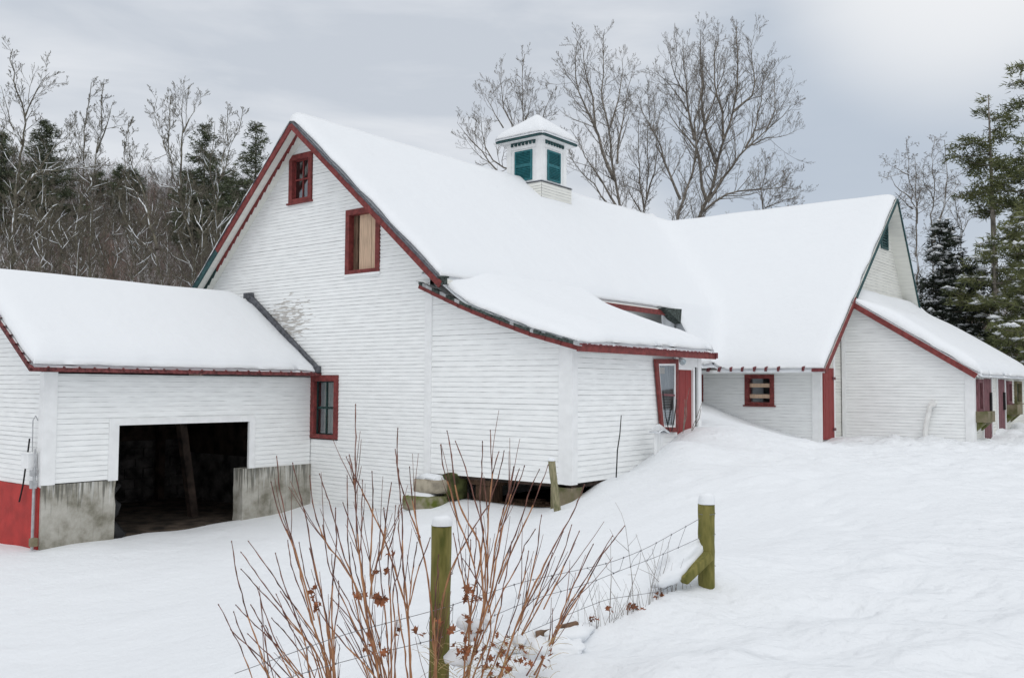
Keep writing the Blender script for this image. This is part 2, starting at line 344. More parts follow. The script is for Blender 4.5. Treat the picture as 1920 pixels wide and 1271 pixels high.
# ------------------------------------------------------------------ ground
rng = np.random.default_rng(7)
CP = np.array([
 (-8.8,-8,1.42),(-8.8,-7.2,1.45),(-8.8,-5.6,1.50),(-8.8,-4,1.50),(-8.8,-2.1,1.54),(-8.8,-.1,1.72),(-7.5,-.05,1.79),(-6.24,0,1.80),(-4.7,0,2.0),(-4,0,2.2),(-2.6,0,2.27),(-1.6,0,2.24),(-.6,0,2.29),
 (0.05,0,2.52),(0.05,1,2.84),(0.05,2.3,3.02),(0.05,3.6,3.28),(.5,2.8,3.42),(.55,3.3,3.66),(.05,4.4,3.62),(0.05,4.9,3.82),(.05,5.6,3.92),(.6,5.3,3.93),(1.1,4.2,3.6),(-.5,6.6,4.05),(-1.8,8,4.3),(-3.3,12.6,4.48),(-2.6,12.6,4.22),(-1.3,12.6,3.76),(0,12.6,3.42),(.65,12.6,3.27),(1.2,13.4,3.38),
 (.9,14.5,3.40),(2.2,14.5,3.44),(3,14.5,3.43),(4,14.5,3.38),(4.85,14.5,3.33),(5.0,16,3.40),(5.0,18,3.47),(5.1,21,3.66),(5.1,23,3.7),(2,9,3.5),(3,6,3.48),(2.5,2.5,3.30),(1.6,-.3,2.85),(4,0,3.28),(6,4,3.45),(5,10,3.42),
 (.2,-.9,2.42),(2,-2,2.62),(-.5,-2.5,2.1),(-3,-2,1.98),(-6,-3,1.6),(-4,-7,1.45),(-1,-6,1.75),(2,-6,2.2),(4,-5,2.6),(5.2,-8.5,2.62),(3.5,-10,2.25),(1,-11,1.7),(-4,-12,1.3),(-10,-12,1.2),(-14,-9,1.25),(3,-14,1.9),(5.5,-13,2.35),(6.3,-11,2.65),(5.5,-16,2.2),
 (7.4,-12.05,2.98),(7.8,-10.8,3.22),(8.07,-9.6,3.42),(8.3,-8.2,3.42),(7,-7,3.15),(6.5,-4,3.1),(9,-8,3.48),(8.9,-11.5,3.36),(8.6,-13.5,3.2),(9.6,-13.5,3.36),(12,-4,3.5),(9,0,3.46),(8,-16.5,2.9),(10,-16,3.3),(11.6,-16.5,3.4),(14,-14,3.45),(14,-8,3.5),(18,-4,3.5),(18,8,3.5),(10,12,3.45),(10,22,3.6),(20,24,3.6),(22,-18,3.4),
 (-10,24,3.5),(-18,4,2.5),(-18,20,3.5),(-20,-18,1.2),(0,-22,2.0),(5,28,3.7)], float)
_drop = [(7.8,-10.8),(7,-7)]
CP = np.array([c for c in CP if (c[0], c[1]) not in _drop])
CP = np.concatenate([CP, [at(*q) for q in ((1325,1094,7.5),(1240,1118,7.2),(1190,1146,7.0),(1120,1172,6.75),(1060,1200,6.55),(1000,1225,6.3),(1225,1075,7.5),(1150,1100,7.35),(1290,1062,7.75),(1070,1120,7.2),(1180,1040,8.4),(1080,1060,8.3),(1400,1090,7.6),(1300,1140,7.0),(1150,1215,6.5))]])
def tps_fit(P, lam=0.02):
    n = len(P); d = np.linalg.norm(P[:, None, :2] - P[None, :, :2], axis=2)
    K = np.where(d > 0, d * d * np.log(d + 1e-12), 0) + lam * np.eye(n)
    A = np.zeros((n + 3, n + 3)); A[:n, :n] = K; A[:n, n] = 1; A[:n, n + 1:] = P[:, :2]; A[n, :n] = 1; A[n + 1:, :n] = P[:, :2].T
    return np.linalg.solve(A, np.concatenate([P[:, 2], np.zeros(3)]))
TW = tps_fit(CP)
_fr = random.Random(17)
FEET = [(9.4 - .30 * k + (.16 if k % 2 else -.16) + _fr.uniform(-.06, .06), -9.5 + .72 * k + _fr.uniform(-.08, .08), .15) for k in range(20)] + [(_fr.uniform(6, 12), _fr.uniform(-8, 8), _fr.uniform(.14, .3)) for k in range(26)]
def tps(x, y):
    x = np.asarray(x, float); y = np.asarray(y, float); sh = x.shape; x = x.ravel(); y = y.ravel(); o = np.zeros(len(x))
    for i in range(0, len(x), 20000):
        xs = x[i:i + 20000]; ys = y[i:i + 20000]
        d = np.hypot(xs[:, None] - CP[:, 0], ys[:, None] - CP[:, 1])
        o[i:i + 20000] = (d * d * np.log(d + 1e-12)) @ TW[:len(CP)] + TW[len(CP)] + TW[len(CP) + 1] * xs + TW[len(CP) + 2] * ys
    return o.reshape(sh)
def vnoise(x, y, s, seed=0):              # value noise
    x = np.asarray(x) * s + seed * 17.3 + 500; y = np.asarray(y) * s + seed * 9.1 + 500
    xi = np.floor(x).astype(int); yi = np.floor(y).astype(int); fx = x - xi; fy = y - yi
    fx = fx * fx * (3 - 2 * fx); fy = fy * fy * (3 - 2 * fy)
    def h(a, b):
        q = np.sin(a * 127.1 + b * 311.7 + seed * 74.7) * 43758.5453; return q - np.floor(q)
    return (h(xi, yi) * (1 - fx) + h(xi + 1, yi) * fx) * (1 - fy) + (h(xi, yi + 1) * (1 - fx) + h(xi + 1, yi + 1) * fx) * fy - .5
def smooth(a, b, x):
    t = np.clip((x - a) / (b - a), 0, 1); return t * t * (3 - 2 * t)
def ground_z(x, y):
    x = np.asarray(x, float); y = np.asarray(y, float)
    cx = np.clip(x, -20, 22); cy = np.clip(y, -20, 28)
    z = tps(cx, cy)
    out_d = np.hypot(x - cx, y - cy)
    z = z * np.exp(-out_d / 30) + 3.0 * (1 - np.exp(-out_d / 30))
    z = z + .05 * vnoise(x, y, .5, 1) + .05 * vnoise(x, y, 1.1, 2)
    trod = smooth(5.5, 8.5, x - .18 * (y + 12))                     # trampled driveway side
    z = z + trod * (.10 * vnoise(x, y, 1.7, 3) + .05 * vnoise(x, y, 4.3, 4) + .03 * vnoise(x, y, 8, 9))
    bank = smooth(.6, 2.0, x) * smooth(8.5, 12.5, y) * (1 - smooth(10, 16, x))   # plowed bank before the far lean-to
    z = z + bank * (.24 * vnoise(x, y, 2.1, 5) + .12 * vnoise(x, y, 4.7, 6) + .06 * vnoise(x, y, 9, 7))
    yard = smooth(1.2, 3.2, x) * smooth(-4, 2, y)
    z = z + yard * (.13 * vnoise(x, y, 1.3, 21) + .09 * vnoise(x, y, 3.1, 22) + .045 * vnoise(x, y, 6.3, 23))
    for (fx, fy, fr) in FEET:                                       # old footprints, softened by new snow
        z = z - .07 * np.exp(-((x - fx) ** 2 + (y - fy) ** 2) / fr ** 2) + .022 * np.exp(-((x - fx - .22) ** 2 + (y - fy - .1) ** 2) / .03)
    # inside the buildings the earth is lower
    for (x0, x1, y0, y1, zz) in ((-15.1, -8.95, -7.1, 0.1, 1.2), (-14.4, -4.35, 0.1, 24, 1.2), (-4.5, -.2, .25, 5.8, 2.02), (-14, .6, 13.2, 24, 1.5), (.6, 4.7, 14.9, 24, 2.5)):
        ins = (x > x0) & (x < x1) & (y > y0) & (y < y1); z = np.where(ins, np.minimum(z, zz), z)
    a = np.degrees(np.arctan2(y - CAM[1], x - CAM[0])); r = np.hypot(x - CAM[0], y - CAM[1])
    a = np.where(a < -90, a + 360, a)
    az = .22 + .78 * smooth(116, 138, a) * (1 - smooth(200, 240, a)); az = az * smooth(60, 90, a)
    z = z + az * (smooth(44, 118, r) * 23 + smooth(118, 300, r) * 6) * (1 + .10 * vnoise(x, y, .03, 8))
    return z
def graded(a, b, step, far):
    c = list(np.arange(a, b + 1e-6, step)); s = step
    lo = []; v = a
    while v > -far: s *= 1.16; v -= s; lo.append(v)
    hi = []; v = b; s = step
    while v < far: s *= 1.16; v += s; hi.append(v)
    return np.array(lo[::-1] + c + hi)
def grid_mesh(xs, ys, zf):
    X, Y = np.meshgrid(xs, ys, indexing='ij'); Z = zf(X, Y)
    nx, ny = X.shape; I = np.arange(nx * ny).reshape(nx, ny)
    Fq = np.stack([I[:-1, :-1], I[1:, :-1], I[1:, 1:], I[:-1, 1:]], -1).reshape(-1, 4)
    return np.stack([X, Y, Z], -1).reshape(-1, 3), Fq
gx = graded(-10, 16, .11, 420); gy = graded(-16.5, 17, .11, 420)
V, Fq = grid_mesh(gx, gy, ground_z)
cxy = V[Fq].mean(1); rr = np.hypot(cxy[:, 0] - CAM[0], cxy[:, 1] - CAM[1])
far = (rr > 52) & ((cxy[:, 1] > 26) | (cxy[:, 0] < -22))
M_HILL = mat('wooded_hill_floor', (0.17, 0.14, 0.125), .95, .2, .35, col2=(0.10, 0.08, 0.072))
g1 = finish('snow_ground', V, Fq[~far], M_SNOW, smooth=True); tag(g1, 'deep snow covering the sloping farmyard', kind='structure')
g2 = finish('hill', V, Fq[far], M_HILL, smooth=True); tag(g2, 'brown wooded hill behind the barn', kind='structure')

# ------------------------------------------------------------------ building geometry helpers
def mapY(Y):  return lambda u, z, o=0.0: (u, Y - o, z)        # wall facing -Y
def mapX(X):  return lambda u, z, o=0.0: (X + o, u, z)        # wall facing +X
def fbox(g, mp_, u0, u1, z0, z1, o0, o1, m=0):
    g.hexa([mp_(u0, z0, o1), mp_(u1, z0, o1), mp_(u1, z0, o0), mp_(u0, z0, o0), mp_(u0, z1, o1), mp_(u1, z1, o1), mp_(u1, z1, o0), mp_(u0, z1, o0)], m)
def siding(g, mp_, z0, z1, left, right, holes=(), e=.1, seed=0, dark=.25, breaks=()):
    """lapped boards; left(z), right(z) give the wall's ends; materials: 0 paint, 1 faint painted lap shade, 2 dark painted lap shade"""
    rs = random.Random(seed); z = z0; hz = sorted({h for H in holes for h in (H[2], H[3])} | set(breaks))
    while z < z1 - 1e-4:
        zt = min(z + e * (1 + rs.uniform(-.05, .05)), z1); cuts = [z] + [h for h in hz if z + .004 < h < zt - .004] + [zt]
        gap = .0075 * e / .1; o_b = .012; tilt = rs.uniform(-.003, .003)  # gap: height of the strip coloured as shadow of the lap above
        for a, b in zip(cuts[:-1], cuts[1:]):
            subs = [(a, b, None)]
            if b == zt and b - a > gap * 2: subs = [(a, b - gap, None), (b - gap, b, 1)]  # top strip of the board takes the painted lap shade
            for a2, b2, gm in subs:
                mid = (a2 + b2) / 2
                iv = [(0.0, 1.0)]
                L0, R0, L1, R1 = left(a2), right(a2), left(b2), right(b2)
                if R0 - L0 < .01 and R1 - L1 < .01: continue
                Lm, Rm = left(mid), right(mid)
                for H in holes:
                    if H[2] < mid < H[3]:
                        new = []
                        for (s, t) in iv:
                            us, ut = Lm + (Rm - Lm) * s, Lm + (Rm - Lm) * t
                            if H[1] <= us or H[0] >= ut: new.append((s, t)); continue
                            if H[0] > us: new.append((s, (H[0] - Lm) / (Rm - Lm)))
                            if H[1] < ut: new.append(((H[1] - Lm) / (Rm - Lm), t))
                        iv = new
                for (s, t) in iv:
                    # boards butt end to end at random places
                    n = max(1, int((Rm - Lm) * (t - s) / 2.6)); js = [s] + sorted(s + (t - s) * rs.random() for _ in range(n - 1)) + [t]
                    for s2, t2 in zip(js[:-1], js[1:]):
                        if t2 - s2 < 1e-3: continue
                        fo = lambda zz: o_b * (1 - (zz - z) / (zt - z)) + .002 + (tilt if gm is None else 0)
                        P = lambda f_, zz, lo, ro: mp_(lo + (ro - lo) * f_, zz, fo(zz))
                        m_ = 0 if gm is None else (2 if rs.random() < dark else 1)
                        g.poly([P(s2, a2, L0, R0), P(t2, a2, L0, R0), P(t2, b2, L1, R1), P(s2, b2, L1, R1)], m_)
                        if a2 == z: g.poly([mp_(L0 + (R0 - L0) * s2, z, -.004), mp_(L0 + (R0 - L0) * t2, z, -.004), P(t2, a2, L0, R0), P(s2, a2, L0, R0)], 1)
        z = zt
def const(v): return lambda z: v
WM = [M_WALL, M_LAPSH1, M_LAPSH2]; WMA = [M_WALLA, M_LAPSH1, M_LAPSH2]; WMY = [M_WALLY, M_LAPSH1, M_LAPSH2]

def snow_sheet(name, rects, zf, T, parent, step=.16, r=.35, lump=.03, edge=.45, seed=1, wob=.03, tf=None, bf=None):
    """snow lying on a roof: union of rectangles in plan, zf = deck height"""
    ex = sorted({v for q in rects for v in q[:2]}); ey = sorted({v for q in rects for v in q[2:]})
    def lines(ed):
        o = [ed[0]]
        for a, b in zip(ed[:-1], ed[1:]):
            L_ = b - a
            if L_ > 1.2:
                k = [a, a + .04, a + .1, a + .2] + list(np.linspace(a + .32, b - .32, max(2, int((L_ - .64) / step)))) + [b - .2, b - .1, b - .04, b]
            else: k = list(np.linspace(a, b, max(2, int(L_ / .1) + 1)))
            o += k[1:]
        return np.array(o)
    xs, ys = lines(ex), lines(ey); nx, ny = len(xs), len(ys)
    X, Y = np.meshgrid(xs, ys, indexing='ij')
    xc = (xs[:-1] + xs[1:]) / 2; yc = (ys[:-1] + ys[1:]) / 2; XC, YC = np.meshgrid(xc, yc, indexing='ij')
    ins = np.zeros_like(XC, bool)
    for q in rects: ins |= (XC > q[0]) & (XC < q[1]) & (YC > q[2]) & (YC < q[3])
    I = np.arange(nx * ny).reshape(nx, ny)
    cells = np.stack([I[:-1, :-1], I[1:, :-1], I[1:, 1:], I[:-1, 1:]], -1)[ins]
    ed = {}
    for c in cells:
        for a, b in ((c[0], c[1]), (c[1], c[2]), (c[2], c[3]), (c[3], c[0])):
            if (b, a) in ed: del ed[(b, a)]
            else: ed[(a, b)] = 1
    be = np.array(list(ed.keys())); PX = X.ravel(); PY = Y.ravel()
    A = np.stack([PX[be[:, 0]], PY[be[:, 0]]], 1); B = np.stack([PX[be[:, 1]], PY[be[:, 1]]], 1)
    used = np.unique(cells); dist = np.full(nx * ny, 0.0)
    for i in range(0, len(used), 3000):
        u_ = used[i:i + 3000]; Pp = np.stack([PX[u_], PY[u_]], 1)[:, None]; AB = B - A; t = np.clip(((Pp - A) * AB).sum(2) / ((AB ** 2).sum(1) + 1e-12), 0, 1)
        dist[u_] = np.sqrt((((A + t[..., None] * AB) - Pp) ** 2).sum(2)).min(1)
    q = np.clip(dist / r, 0, 1); prof = edge + (1 - edge) * np.sqrt(1 - (1 - q) ** 2)
    Tt = T if tf is None else T * tf(PX, PY)
    th = Tt * prof * (1 + 0 * PX) + lump * q * (vnoise(PX, PY, .55, seed) * 2 + vnoise(PX, PY, 1.3, seed + 1)) + .03 * (1 - q) * vnoise(PX, PY, 3.0, seed + 2)
    base = zf(PX, PY); top = base + np.maximum(th, .02)
    idx = np.full(nx * ny, -1); idx[used] = np.arange(len(used))
    VX = PX.copy(); VY = PY.copy()
    VX = VX + (1 - q) * wob * 2 * vnoise(PX, PY, 2.6, seed + 5); VY = VY + (1 - q) * wob * 2 * vnoise(PX, PY, 2.6, seed + 6)
    topV = np.stack([VX, VY, top], 1)[used]; botV = np.stack([PX, PY, base + .004 - (0 if bf is None else bf(PX, PY))], 1)[used]; n = len(used)
    Ft = idx[cells]; Fs = np.stack([idx[be[:, 1]], idx[be[:, 0]], idx[be[:, 0]] + n, idx[be[:, 1]] + n], 1)[:, ::-1]
    return finish(name, np.concatenate([topV, botV]), np.concatenate([Ft, Fs]), M_RSNOW, parent, smooth=True)
def slab(g, quad, th, m=0):        # quad: 4 top corners ccw seen from above
    g.hexa([(x, y, z - th) for x, y, z in quad] + [tuple(p) for p in quad], m)
def smin(a, b, k):
    h = np.clip(.5 + .5 * (b - a) / k, 0, 1); return b * (1 - h) + a * h - k * h * (1 - h)
def smax(a, b, k): return -smin(-a, -b, k)
def window(parent, mp_, u0, u1, z0, z1, fw, fm, sash=None, nx=2, nz=2, pane=True, back=M_VOID, sill=True, name='window', depth=.07, proud=.035, label=None, sw=.035):
    g = G()
    fbox(g, mp_, u0, u0 + fw, z0, z1, -depth, proud); fbox(g, mp_, u1 - fw, u1, z0, z1, -depth, proud)
    fbox(g, mp_, u0 + fw, u1 - fw, z1 - fw, z1, -depth, proud + .002); fbox(g, mp_, u0 + fw, u1 - fw, z0, z0 + fw * .7, -depth, proud - .002)
    wn = part(name, g, fm, parent, label=label)
    if sill:
        g = G(); fbox(g, mp_, u0 - .05, u1 + .05, z0 - .05, z0 - .003, -.02, proud + .035); part('sill', g, fm, wn)
    a, b, c, d = u0 + fw, u1 - fw, z0 + fw * .7, z1 - fw
    if sash:
        g = G(); s = sw
        for k in range(nx + 1):
            uu = a + (b - a) * k / nx; w_ = s if k in (0, nx) else s * .7
            fbox(g, mp_, max(a, uu - w_ / 2), min(b, uu + w_ / 2), c, d, -depth + .012, -depth + .045)
        for k in range(nz + 1):
            zz = c + (d - c) * k / nz
            fbox(g, mp_, a, b, max(c, zz - s / 2), min(d, zz + s / 2), -depth + .01, -depth + .047)
        part('sash', g, sash, wn)
    if pane:
        g = G(); g.poly([mp_(a, c, -depth + .02), mp_(b, c, -depth + .02), mp_(b, d, -depth + .02), mp_(a, d, -depth + .02)])
        part('pane', g, M_GLASS, wn)
    if back:  # back sheet: an old curtain, elsewhere the unlit room painted as a dark colour
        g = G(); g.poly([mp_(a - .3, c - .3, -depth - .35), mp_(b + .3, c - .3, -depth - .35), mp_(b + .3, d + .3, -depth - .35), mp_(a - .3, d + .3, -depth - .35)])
        part('curtain_or_dark_back', g, back, wn)
    return wn
exec_after = []
# ------------------------------------------------------------------ main barn (long gable + cross wing)
barn = thing('barn', (-5, 10, 2.5), 'large white clapboard barn with steep snowy roof, red trimmed gable and louvered cupola', 'barn')
mR = lambda x: 12.30 - .8386 * (x + 9.1)
mL = lambda x: 12.30 + .93 * (x + 9.1)
wN = lambda y: 12.13 - .853 * (19.42 - y)
wF = lambda y: 12.13 - 1.43 * (y - 19.42)
def z_main_snow(x, y):
    me_ = np.where(x > -3.45, mR(-3.45) - 1.9 * (x + 3.45), mR(x))
    a = smin(me_, mL(x), .2); b = smin(wN(y), wF(y), .2)
    return smax(a, b, .65) - .03
# gable wall (Y = 0)
g = G(); A = mapY(0.0)
holesA = [(-9.95, -8.90, 10.17, 11.60), (-7.45, -6.12, 7.95, 9.72), (-8.80, -7.66, 3.52, 5.28)]
siding(g, A, 1.25, 12.25, lambda z: max(-14.1, -9.1 - (12.25 - z) / .93), lambda z: min(-4.3, -9.1 + (12.25 - z) / .8386), holesA, e=.1, seed=3, dark=.14, breaks=(7.6, 8.2))
wallA = part('wall', g, WMA, barn)
# other walls of the main body (closed shell)
g = G()
g.poly([(-14.1, 0, 1), (-14.1, 24, 1), (-14.1, 24, 7.6), (-14.1, 0, 7.6)]); g.poly([(-4.25, 0.1, 1), (-4.25, 24, 1), (-4.25, 24, 8.2), (-4.25, 0.1, 8.2)])
g.poly([(-14.1, 24, 1), (-4.25, 24, 1), (-4.25, 24, 8.2), (-9.1, 24, 12.2), (-14.1, 24, 7.6)])
g.poly([(-4.2, 22.2, 1), (.7, 22.2, 1), (.7, 22.2, 8), (-4.2, 22.2, 8)])
part('rear_wall', g, M_WALL, barn)
# wing front wall (F) and wing gable wall
Fm = mapY(12.75); g = G(); holesF = [(-1.81, -.78, 4.43, 5.45), (-3.95, -3.36, 4.2, 5.45)]
siding(g, Fm, 3.0, 6.35, const(-4.2), const(.60), holesF, e=.105, seed=5, dark=.12)
part('wall', g, WM, barn)
Gm = mapX(0.75); g = G()
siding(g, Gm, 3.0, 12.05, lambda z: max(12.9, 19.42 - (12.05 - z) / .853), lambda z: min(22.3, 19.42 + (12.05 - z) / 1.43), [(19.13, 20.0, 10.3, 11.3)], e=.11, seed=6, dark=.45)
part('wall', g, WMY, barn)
# corner boards
g = G()
fbox(g, A, -4.42, -4.20, 2.86, 7.34, -.05, .045)
fbox(g, Fm, .50, .803, 2.95, 6.2, -.04, .05)
Gw = mapX(.75); fbox(g, Gw, 12.80, 12.83, 2.95, 6.3, -.08, .05); fbox(g, Gw, 13.86, 14.02, 3.0, 7.2, -.05, .045)
part('corner_board', g, M_TRIM, barn)
# roof decks
g = G()
slab(g, [(-9.1, -.6, 12.30), (-3.4, -.6, mR(-3.4)), (-3.4, 24.3, mR(-3.4)), (-9.1, 24.3, 12.30)], .08)
slab(g, [(-14.3, -.6, mL(-14.3)), (-9.1, -.6, 12.30), (-9.1, 24.3, 12.30), (-14.3, 24.3, mL(-14.3))], .08)
slab(g, [(-8.4, 11.75, wN(11.75)), (1.3, 11.75, wN(11.75)), (1.3, 19.42, 12.13), (-8.4, 19.42, 12.13)], .08)
slab(g, [(-8.4, 19.42, 12.13), (1.3, 19.42, 12.13), (1.3, 22.5, wF(22.5)), (-8.4, 22.5, wF(22.5))], .08)
roof = part('roof', g, M_WALLY, barn)
# rake boards, eave boards
g = G()
def rake(p, q, h, m, nrm_):
    p = np.array(p, float); q = np.array(q, float); g.beam(p, q, h, .045, side=nrm_, m=m)
rake((-9.1, -.63, 12.21), (-3.36, -.63, mR(-3.36) - .09), .17, 0, (0, 1, 0))
xc_ = -12.55
rake((-9.1, -.632, 12.21), (xc_, -.632, mL(xc_) - .09), .17, 0, (0, 1, 0)); rake((xc_, -.632, mL(xc_) - .09), (-14.35, -.632, mL(-14.35) - .09), .17, 1, (0, 1, 0))
rake((1.32, 19.42, 12.11), (1.32, 14.6, wN(14.6) - .03), .085, 1, (1, 0, 0)); rake((1.322, 19.42, 12.11), (1.322, 22.5, wF(22.5) - .03), .085, 1, (1, 0, 0))
rake((1.32, 14.6, wN(14.6) - .03), (1.32, 11.7, wN(11.7) - .03), .13, 0, (1, 0, 0))
g.box((-3.41, .3, mR(-3.4) - .17), (-3.35, 13.9, mR(-3.4) - .01), 0)
part('trim', g, [M_RED, M_GREEN], roof)
g = G(); g.box((-3.42, -.64, mR(-3.4) - .12), (-3.24, -.52, mR(-3.4) + .05)); g.box((-3.44, -.66, mR(-3.4) + .03), (-3.20, -.50, mR(-3.4) + .07))
g.hexa([(-3.42, 10.35, 7.22), (-3.2, 10.35, 7.34), (-3.2, 10.84, 7.12), (-3.42, 10.84, 7.1), (-3.42, 9.7, 7.54), (-3.17, 9.7, 7.56), (-3.17, 10.86, 7.60), (-3.42, 10.86, 7.60)])
part('gutter_end', g, M_SHING, roof)
# shingle edge peeping out above the rake board
rr_ = random.Random(4)
for x0_, x1_, fz in ((-9.05, -3.4, mR), (-14.2, -9.15, mL)):
    g = G(); x = x0_
    while x < x1_:
        L_ = rr_.uniform(.1, .3); z_ = fz(x) + .005; z2 = fz(min(x + L_, x1_)) + .005; o = rr_.uniform(.0, .03)
        g.hexa([(x, -.66 - o, z_), (min(x + L_, x1_), -.66 - o, z2), (min(x + L_, x1_), -.5, z2), (x, -.5, z_), (x, -.66 - o, z_ + .022), (min(x + L_, x1_), -.66 - o, z2 + .022), (min(x + L_, x1_), -.5, z2 + .022), (x, -.5, z_ + .022)]); x += L_
    part('shingle_edge', g, M_METAL, roof)
# soffit boards and scalloped band along the left rake of the gable
g = G(); x = -9.22; k = 0; SB = mapY(-.27)
while x > -14.0:
    x2 = x - .21; zt = mL(x) - .075; zb = mL(x2) - .075; m_ = 0 if x > -12.85 else 1
    dz = .13 + rr_.uniform(-.008, .008)
    g.hexa([SB(x2, zb - dz - .035, .055), SB(x, zt - dz + .05, .055), SB(x, zt - dz + .05, .02), SB(x2, zb - dz - .035, .02), SB(x2, zb, .055), SB(x, zt, .055), SB(x, zt, .02), SB(x2, zb, .02)], m_); x = x2
part('scalloped_band', g, [M_RED, M_DGREEN], roof)
# brackets sticking out of the snow at the wing eave
g = G()
for k in range(10):
    xx = -3.05 + k * .405; 
    if k == 8: continue
    s_ = rr_.uniform(-.02, .02); z_ = wN(11.72)
    g.hexa([(xx + s_, 11.59, z_ - .03), (xx + .05 + s_, 11.59, z_ - .03), (xx + .05, 11.76, z_ - .03), (xx, 11.76, z_ - .03), (xx + .02, 11.57, z_ + .10), (xx + .07, 11.57, z_ + .10), (xx + .09, 11.76, z_ + .15), (xx + .04, 11.76, z_ + .15)])
g.box((.95, 11.50, wN(11.72) - .05), (1.33, 11.78, wN(11.72) + .05))
part('eave_bracket', g, M_REDD, roof)
g = G(); g.box((-4.2, 11.70, wN(11.75) - .11), (1.28, 11.745, wN(11.75) - .01)); part('fascia', g, M_TRIM, roof)
snow_sheet('roof_snow', [(-14.25, -3.43, -.56, 24.2), (-3.43, 1.26, 11.68, 22.5), (-3.43, -2.45, 10.85, 11.68)], z_main_snow, .32, roof, step=.19, r=.4, seed=3, edge=.4, lump=.025, tf=lambda x, y: 1 + .7 * (x < -9.2), bf=lambda x, y: np.maximum(0, z_main_snow(x, y) - 5.66) * ((x > -3.44) & (x < -2.4) & (y < 11.7) & (y > 10)))
# windows of the barn
def two_boards(parent, mp_, a, b, zs, o, m, h=.17):
    g = G()
    for z_ in zs: fbox(g, mp_, a, b, z_, z_ + h, o, o + .03)
    return part('board', g, m, parent)
window(barn, A, -9.93, -8.92, 10.20, 11.58, .15, M_RED, M_RED, 2, 2, depth=.11, proud=.05, back=None, label='red framed attic window of four panes', sw=.05)
wl_ = window(barn, A, -8.80, -7.66, 3.55, 5.27, .16, M_RED, M_DGREEN, 2, 2, depth=.10, proud=.05, back=None, label='red framed window with dark green sash beside the garage', sw=.06, sill=False)
g = G(); rc = random.Random(5)
u = -8.55
while u < -8.05:
    w_ = rc.uniform(.05, .09); g.poly([A(u, 3.7, -.22 - rc.uniform(0, .05)), A(u + w_, 3.7, -.22 - rc.uniform(0, .05)), A(u + w_, 5.1, -.25), A(u, 5.1, -.25)]); u += w_
part('curtain_or_dark_back', g, M_CURT, wl_)
lo = window(barn, A, -7.45, -6.12, 7.97, 9.72, .15, M_RED, None, pane=False, back=None, sill=False, depth=.16, proud=.045, label='red framed loft opening closed with fresh pine boards')
g = G()
for k in range(5):
    u0 = -7.06 + k * .160; fbox(g, A, u0 + .003, u0 + .157, 8.06 + .004 * (k % 2), 9.57, -.16, -.12 + .004 * (k % 3))
part('board', g, M_PLY, lo, label='fresh pale pine boards')
g = G(); fbox(g, A, -7.30, -7.14, 8.06, 9.57, -.2, -.13)
part('board', g, M_OLDW, lo, label='old brown board')
g = G(); fbox(g, A, -7.47, -6.08, 7.90, 7.97, -.1, .06); part('sill', g, M_TRIM, lo)
wf = window(barn, Fm, -1.81, -.78, 4.43, 5.45, .14, M_RED, None, depth=.14, proud=.05, back=None, label='small square red framed window with two pine boards across it')
two_boards(wf, Fm, -1.67, -.92, (4.66, 5.02), -.09, M_PLY, .13)
window(barn, Fm, -3.95, -3.36, 4.0, 5.45, .12, M_RED, M_DGREEN, 1, 2, depth=.1, back=None, label='narrow red framed window mostly hidden by the shed corner')
# louver in the wing gable
g = G(); gl = mapX(.75); fbox(g, gl, 19.13, 19.25, 10.3, 11.3, -.05, .05); fbox(g, gl, 19.88, 20.0, 10.3, 11.3, -.05, .05); fbox(g, gl, 19.08, 20.05, 11.3, 11.4, -.05, .08); fbox(g, gl, 19.25, 19.88, 10.3, 10.4, -.05, .05)
for k in range(8): fbox(g, gl, 19.25, 19.88, 10.44 + k * .105, 10.50 + k * .105, -.06, .02)
part('louver', g, M_GREEN, barn, label='green louvered vent in the far gable')
# narrow red door in the recess
g = G(); dm = mapX(.75)
for k in range(6): fbox(g, dm, 12.84 + k * .155, 12.84 + k * .155 + .150, 3.36, 5.66, .03, .085 + .003 * (k % 2))
dr = part('door', g, M_DOOR, barn, label='narrow red plank door in the corner recess')
g = G()
for z_ in (3.62, 5.28): fbox(g, dm, 13.62, 13.82, z_, z_ + .09, .085, .13)
part('hinge', g, M_MAUVE, dr)
# cupola
CX, CY, CH = -9.1, 10.65, .78
g = G(); cb = .93
def gon(g, X0, X1, Y0, Y1, z0, z1, e, seed, dk=.4):
    siding(g, mapY(Y0), z0, z1, const(X0), const(X1), e=e, seed=seed, dark=dk); siding(g, mapX(X1), z0, z1, const(Y0), const(Y1), e=e, seed=seed + 1, dark=dk)
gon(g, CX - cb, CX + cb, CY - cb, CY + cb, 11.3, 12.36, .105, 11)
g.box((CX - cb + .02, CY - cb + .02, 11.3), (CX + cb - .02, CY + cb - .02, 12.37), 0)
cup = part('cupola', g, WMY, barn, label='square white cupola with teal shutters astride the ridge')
g = G(); g.box((CX - CH, CY - CH, 12.3), (CX + CH, CY + CH, 14.0))
for (mm, c0) in ((mapY(CY - CH), CX), (mapX(CX + CH), CY)):
    for s_ in (-1, 1): 
        a_, b_ = sorted((c0 + s_ * CH, c0 + s_ * (CH - .2))); fbox(g, mm, a_, b_, 12.38, 14.0, 0, .035)
    fbox(g, mm, c0 - CH + .2, c0 + CH - .2, 13.72, 14.0, 0, .03)
for s_ in (-1,):
    g.box((CX + CH - .005, CY - CH - .036, 12.38), (CX + CH + .036, CY - CH + .01, 14.0))
part('cupola_body', g, M_TRIM, cup)
g = G(); g.box((CX - cb - .03, CY - cb - .03, 12.37), (CX + cb + .03, CY + cb + .03, 12.40)); part('ledge', g, M_METAL, cup)
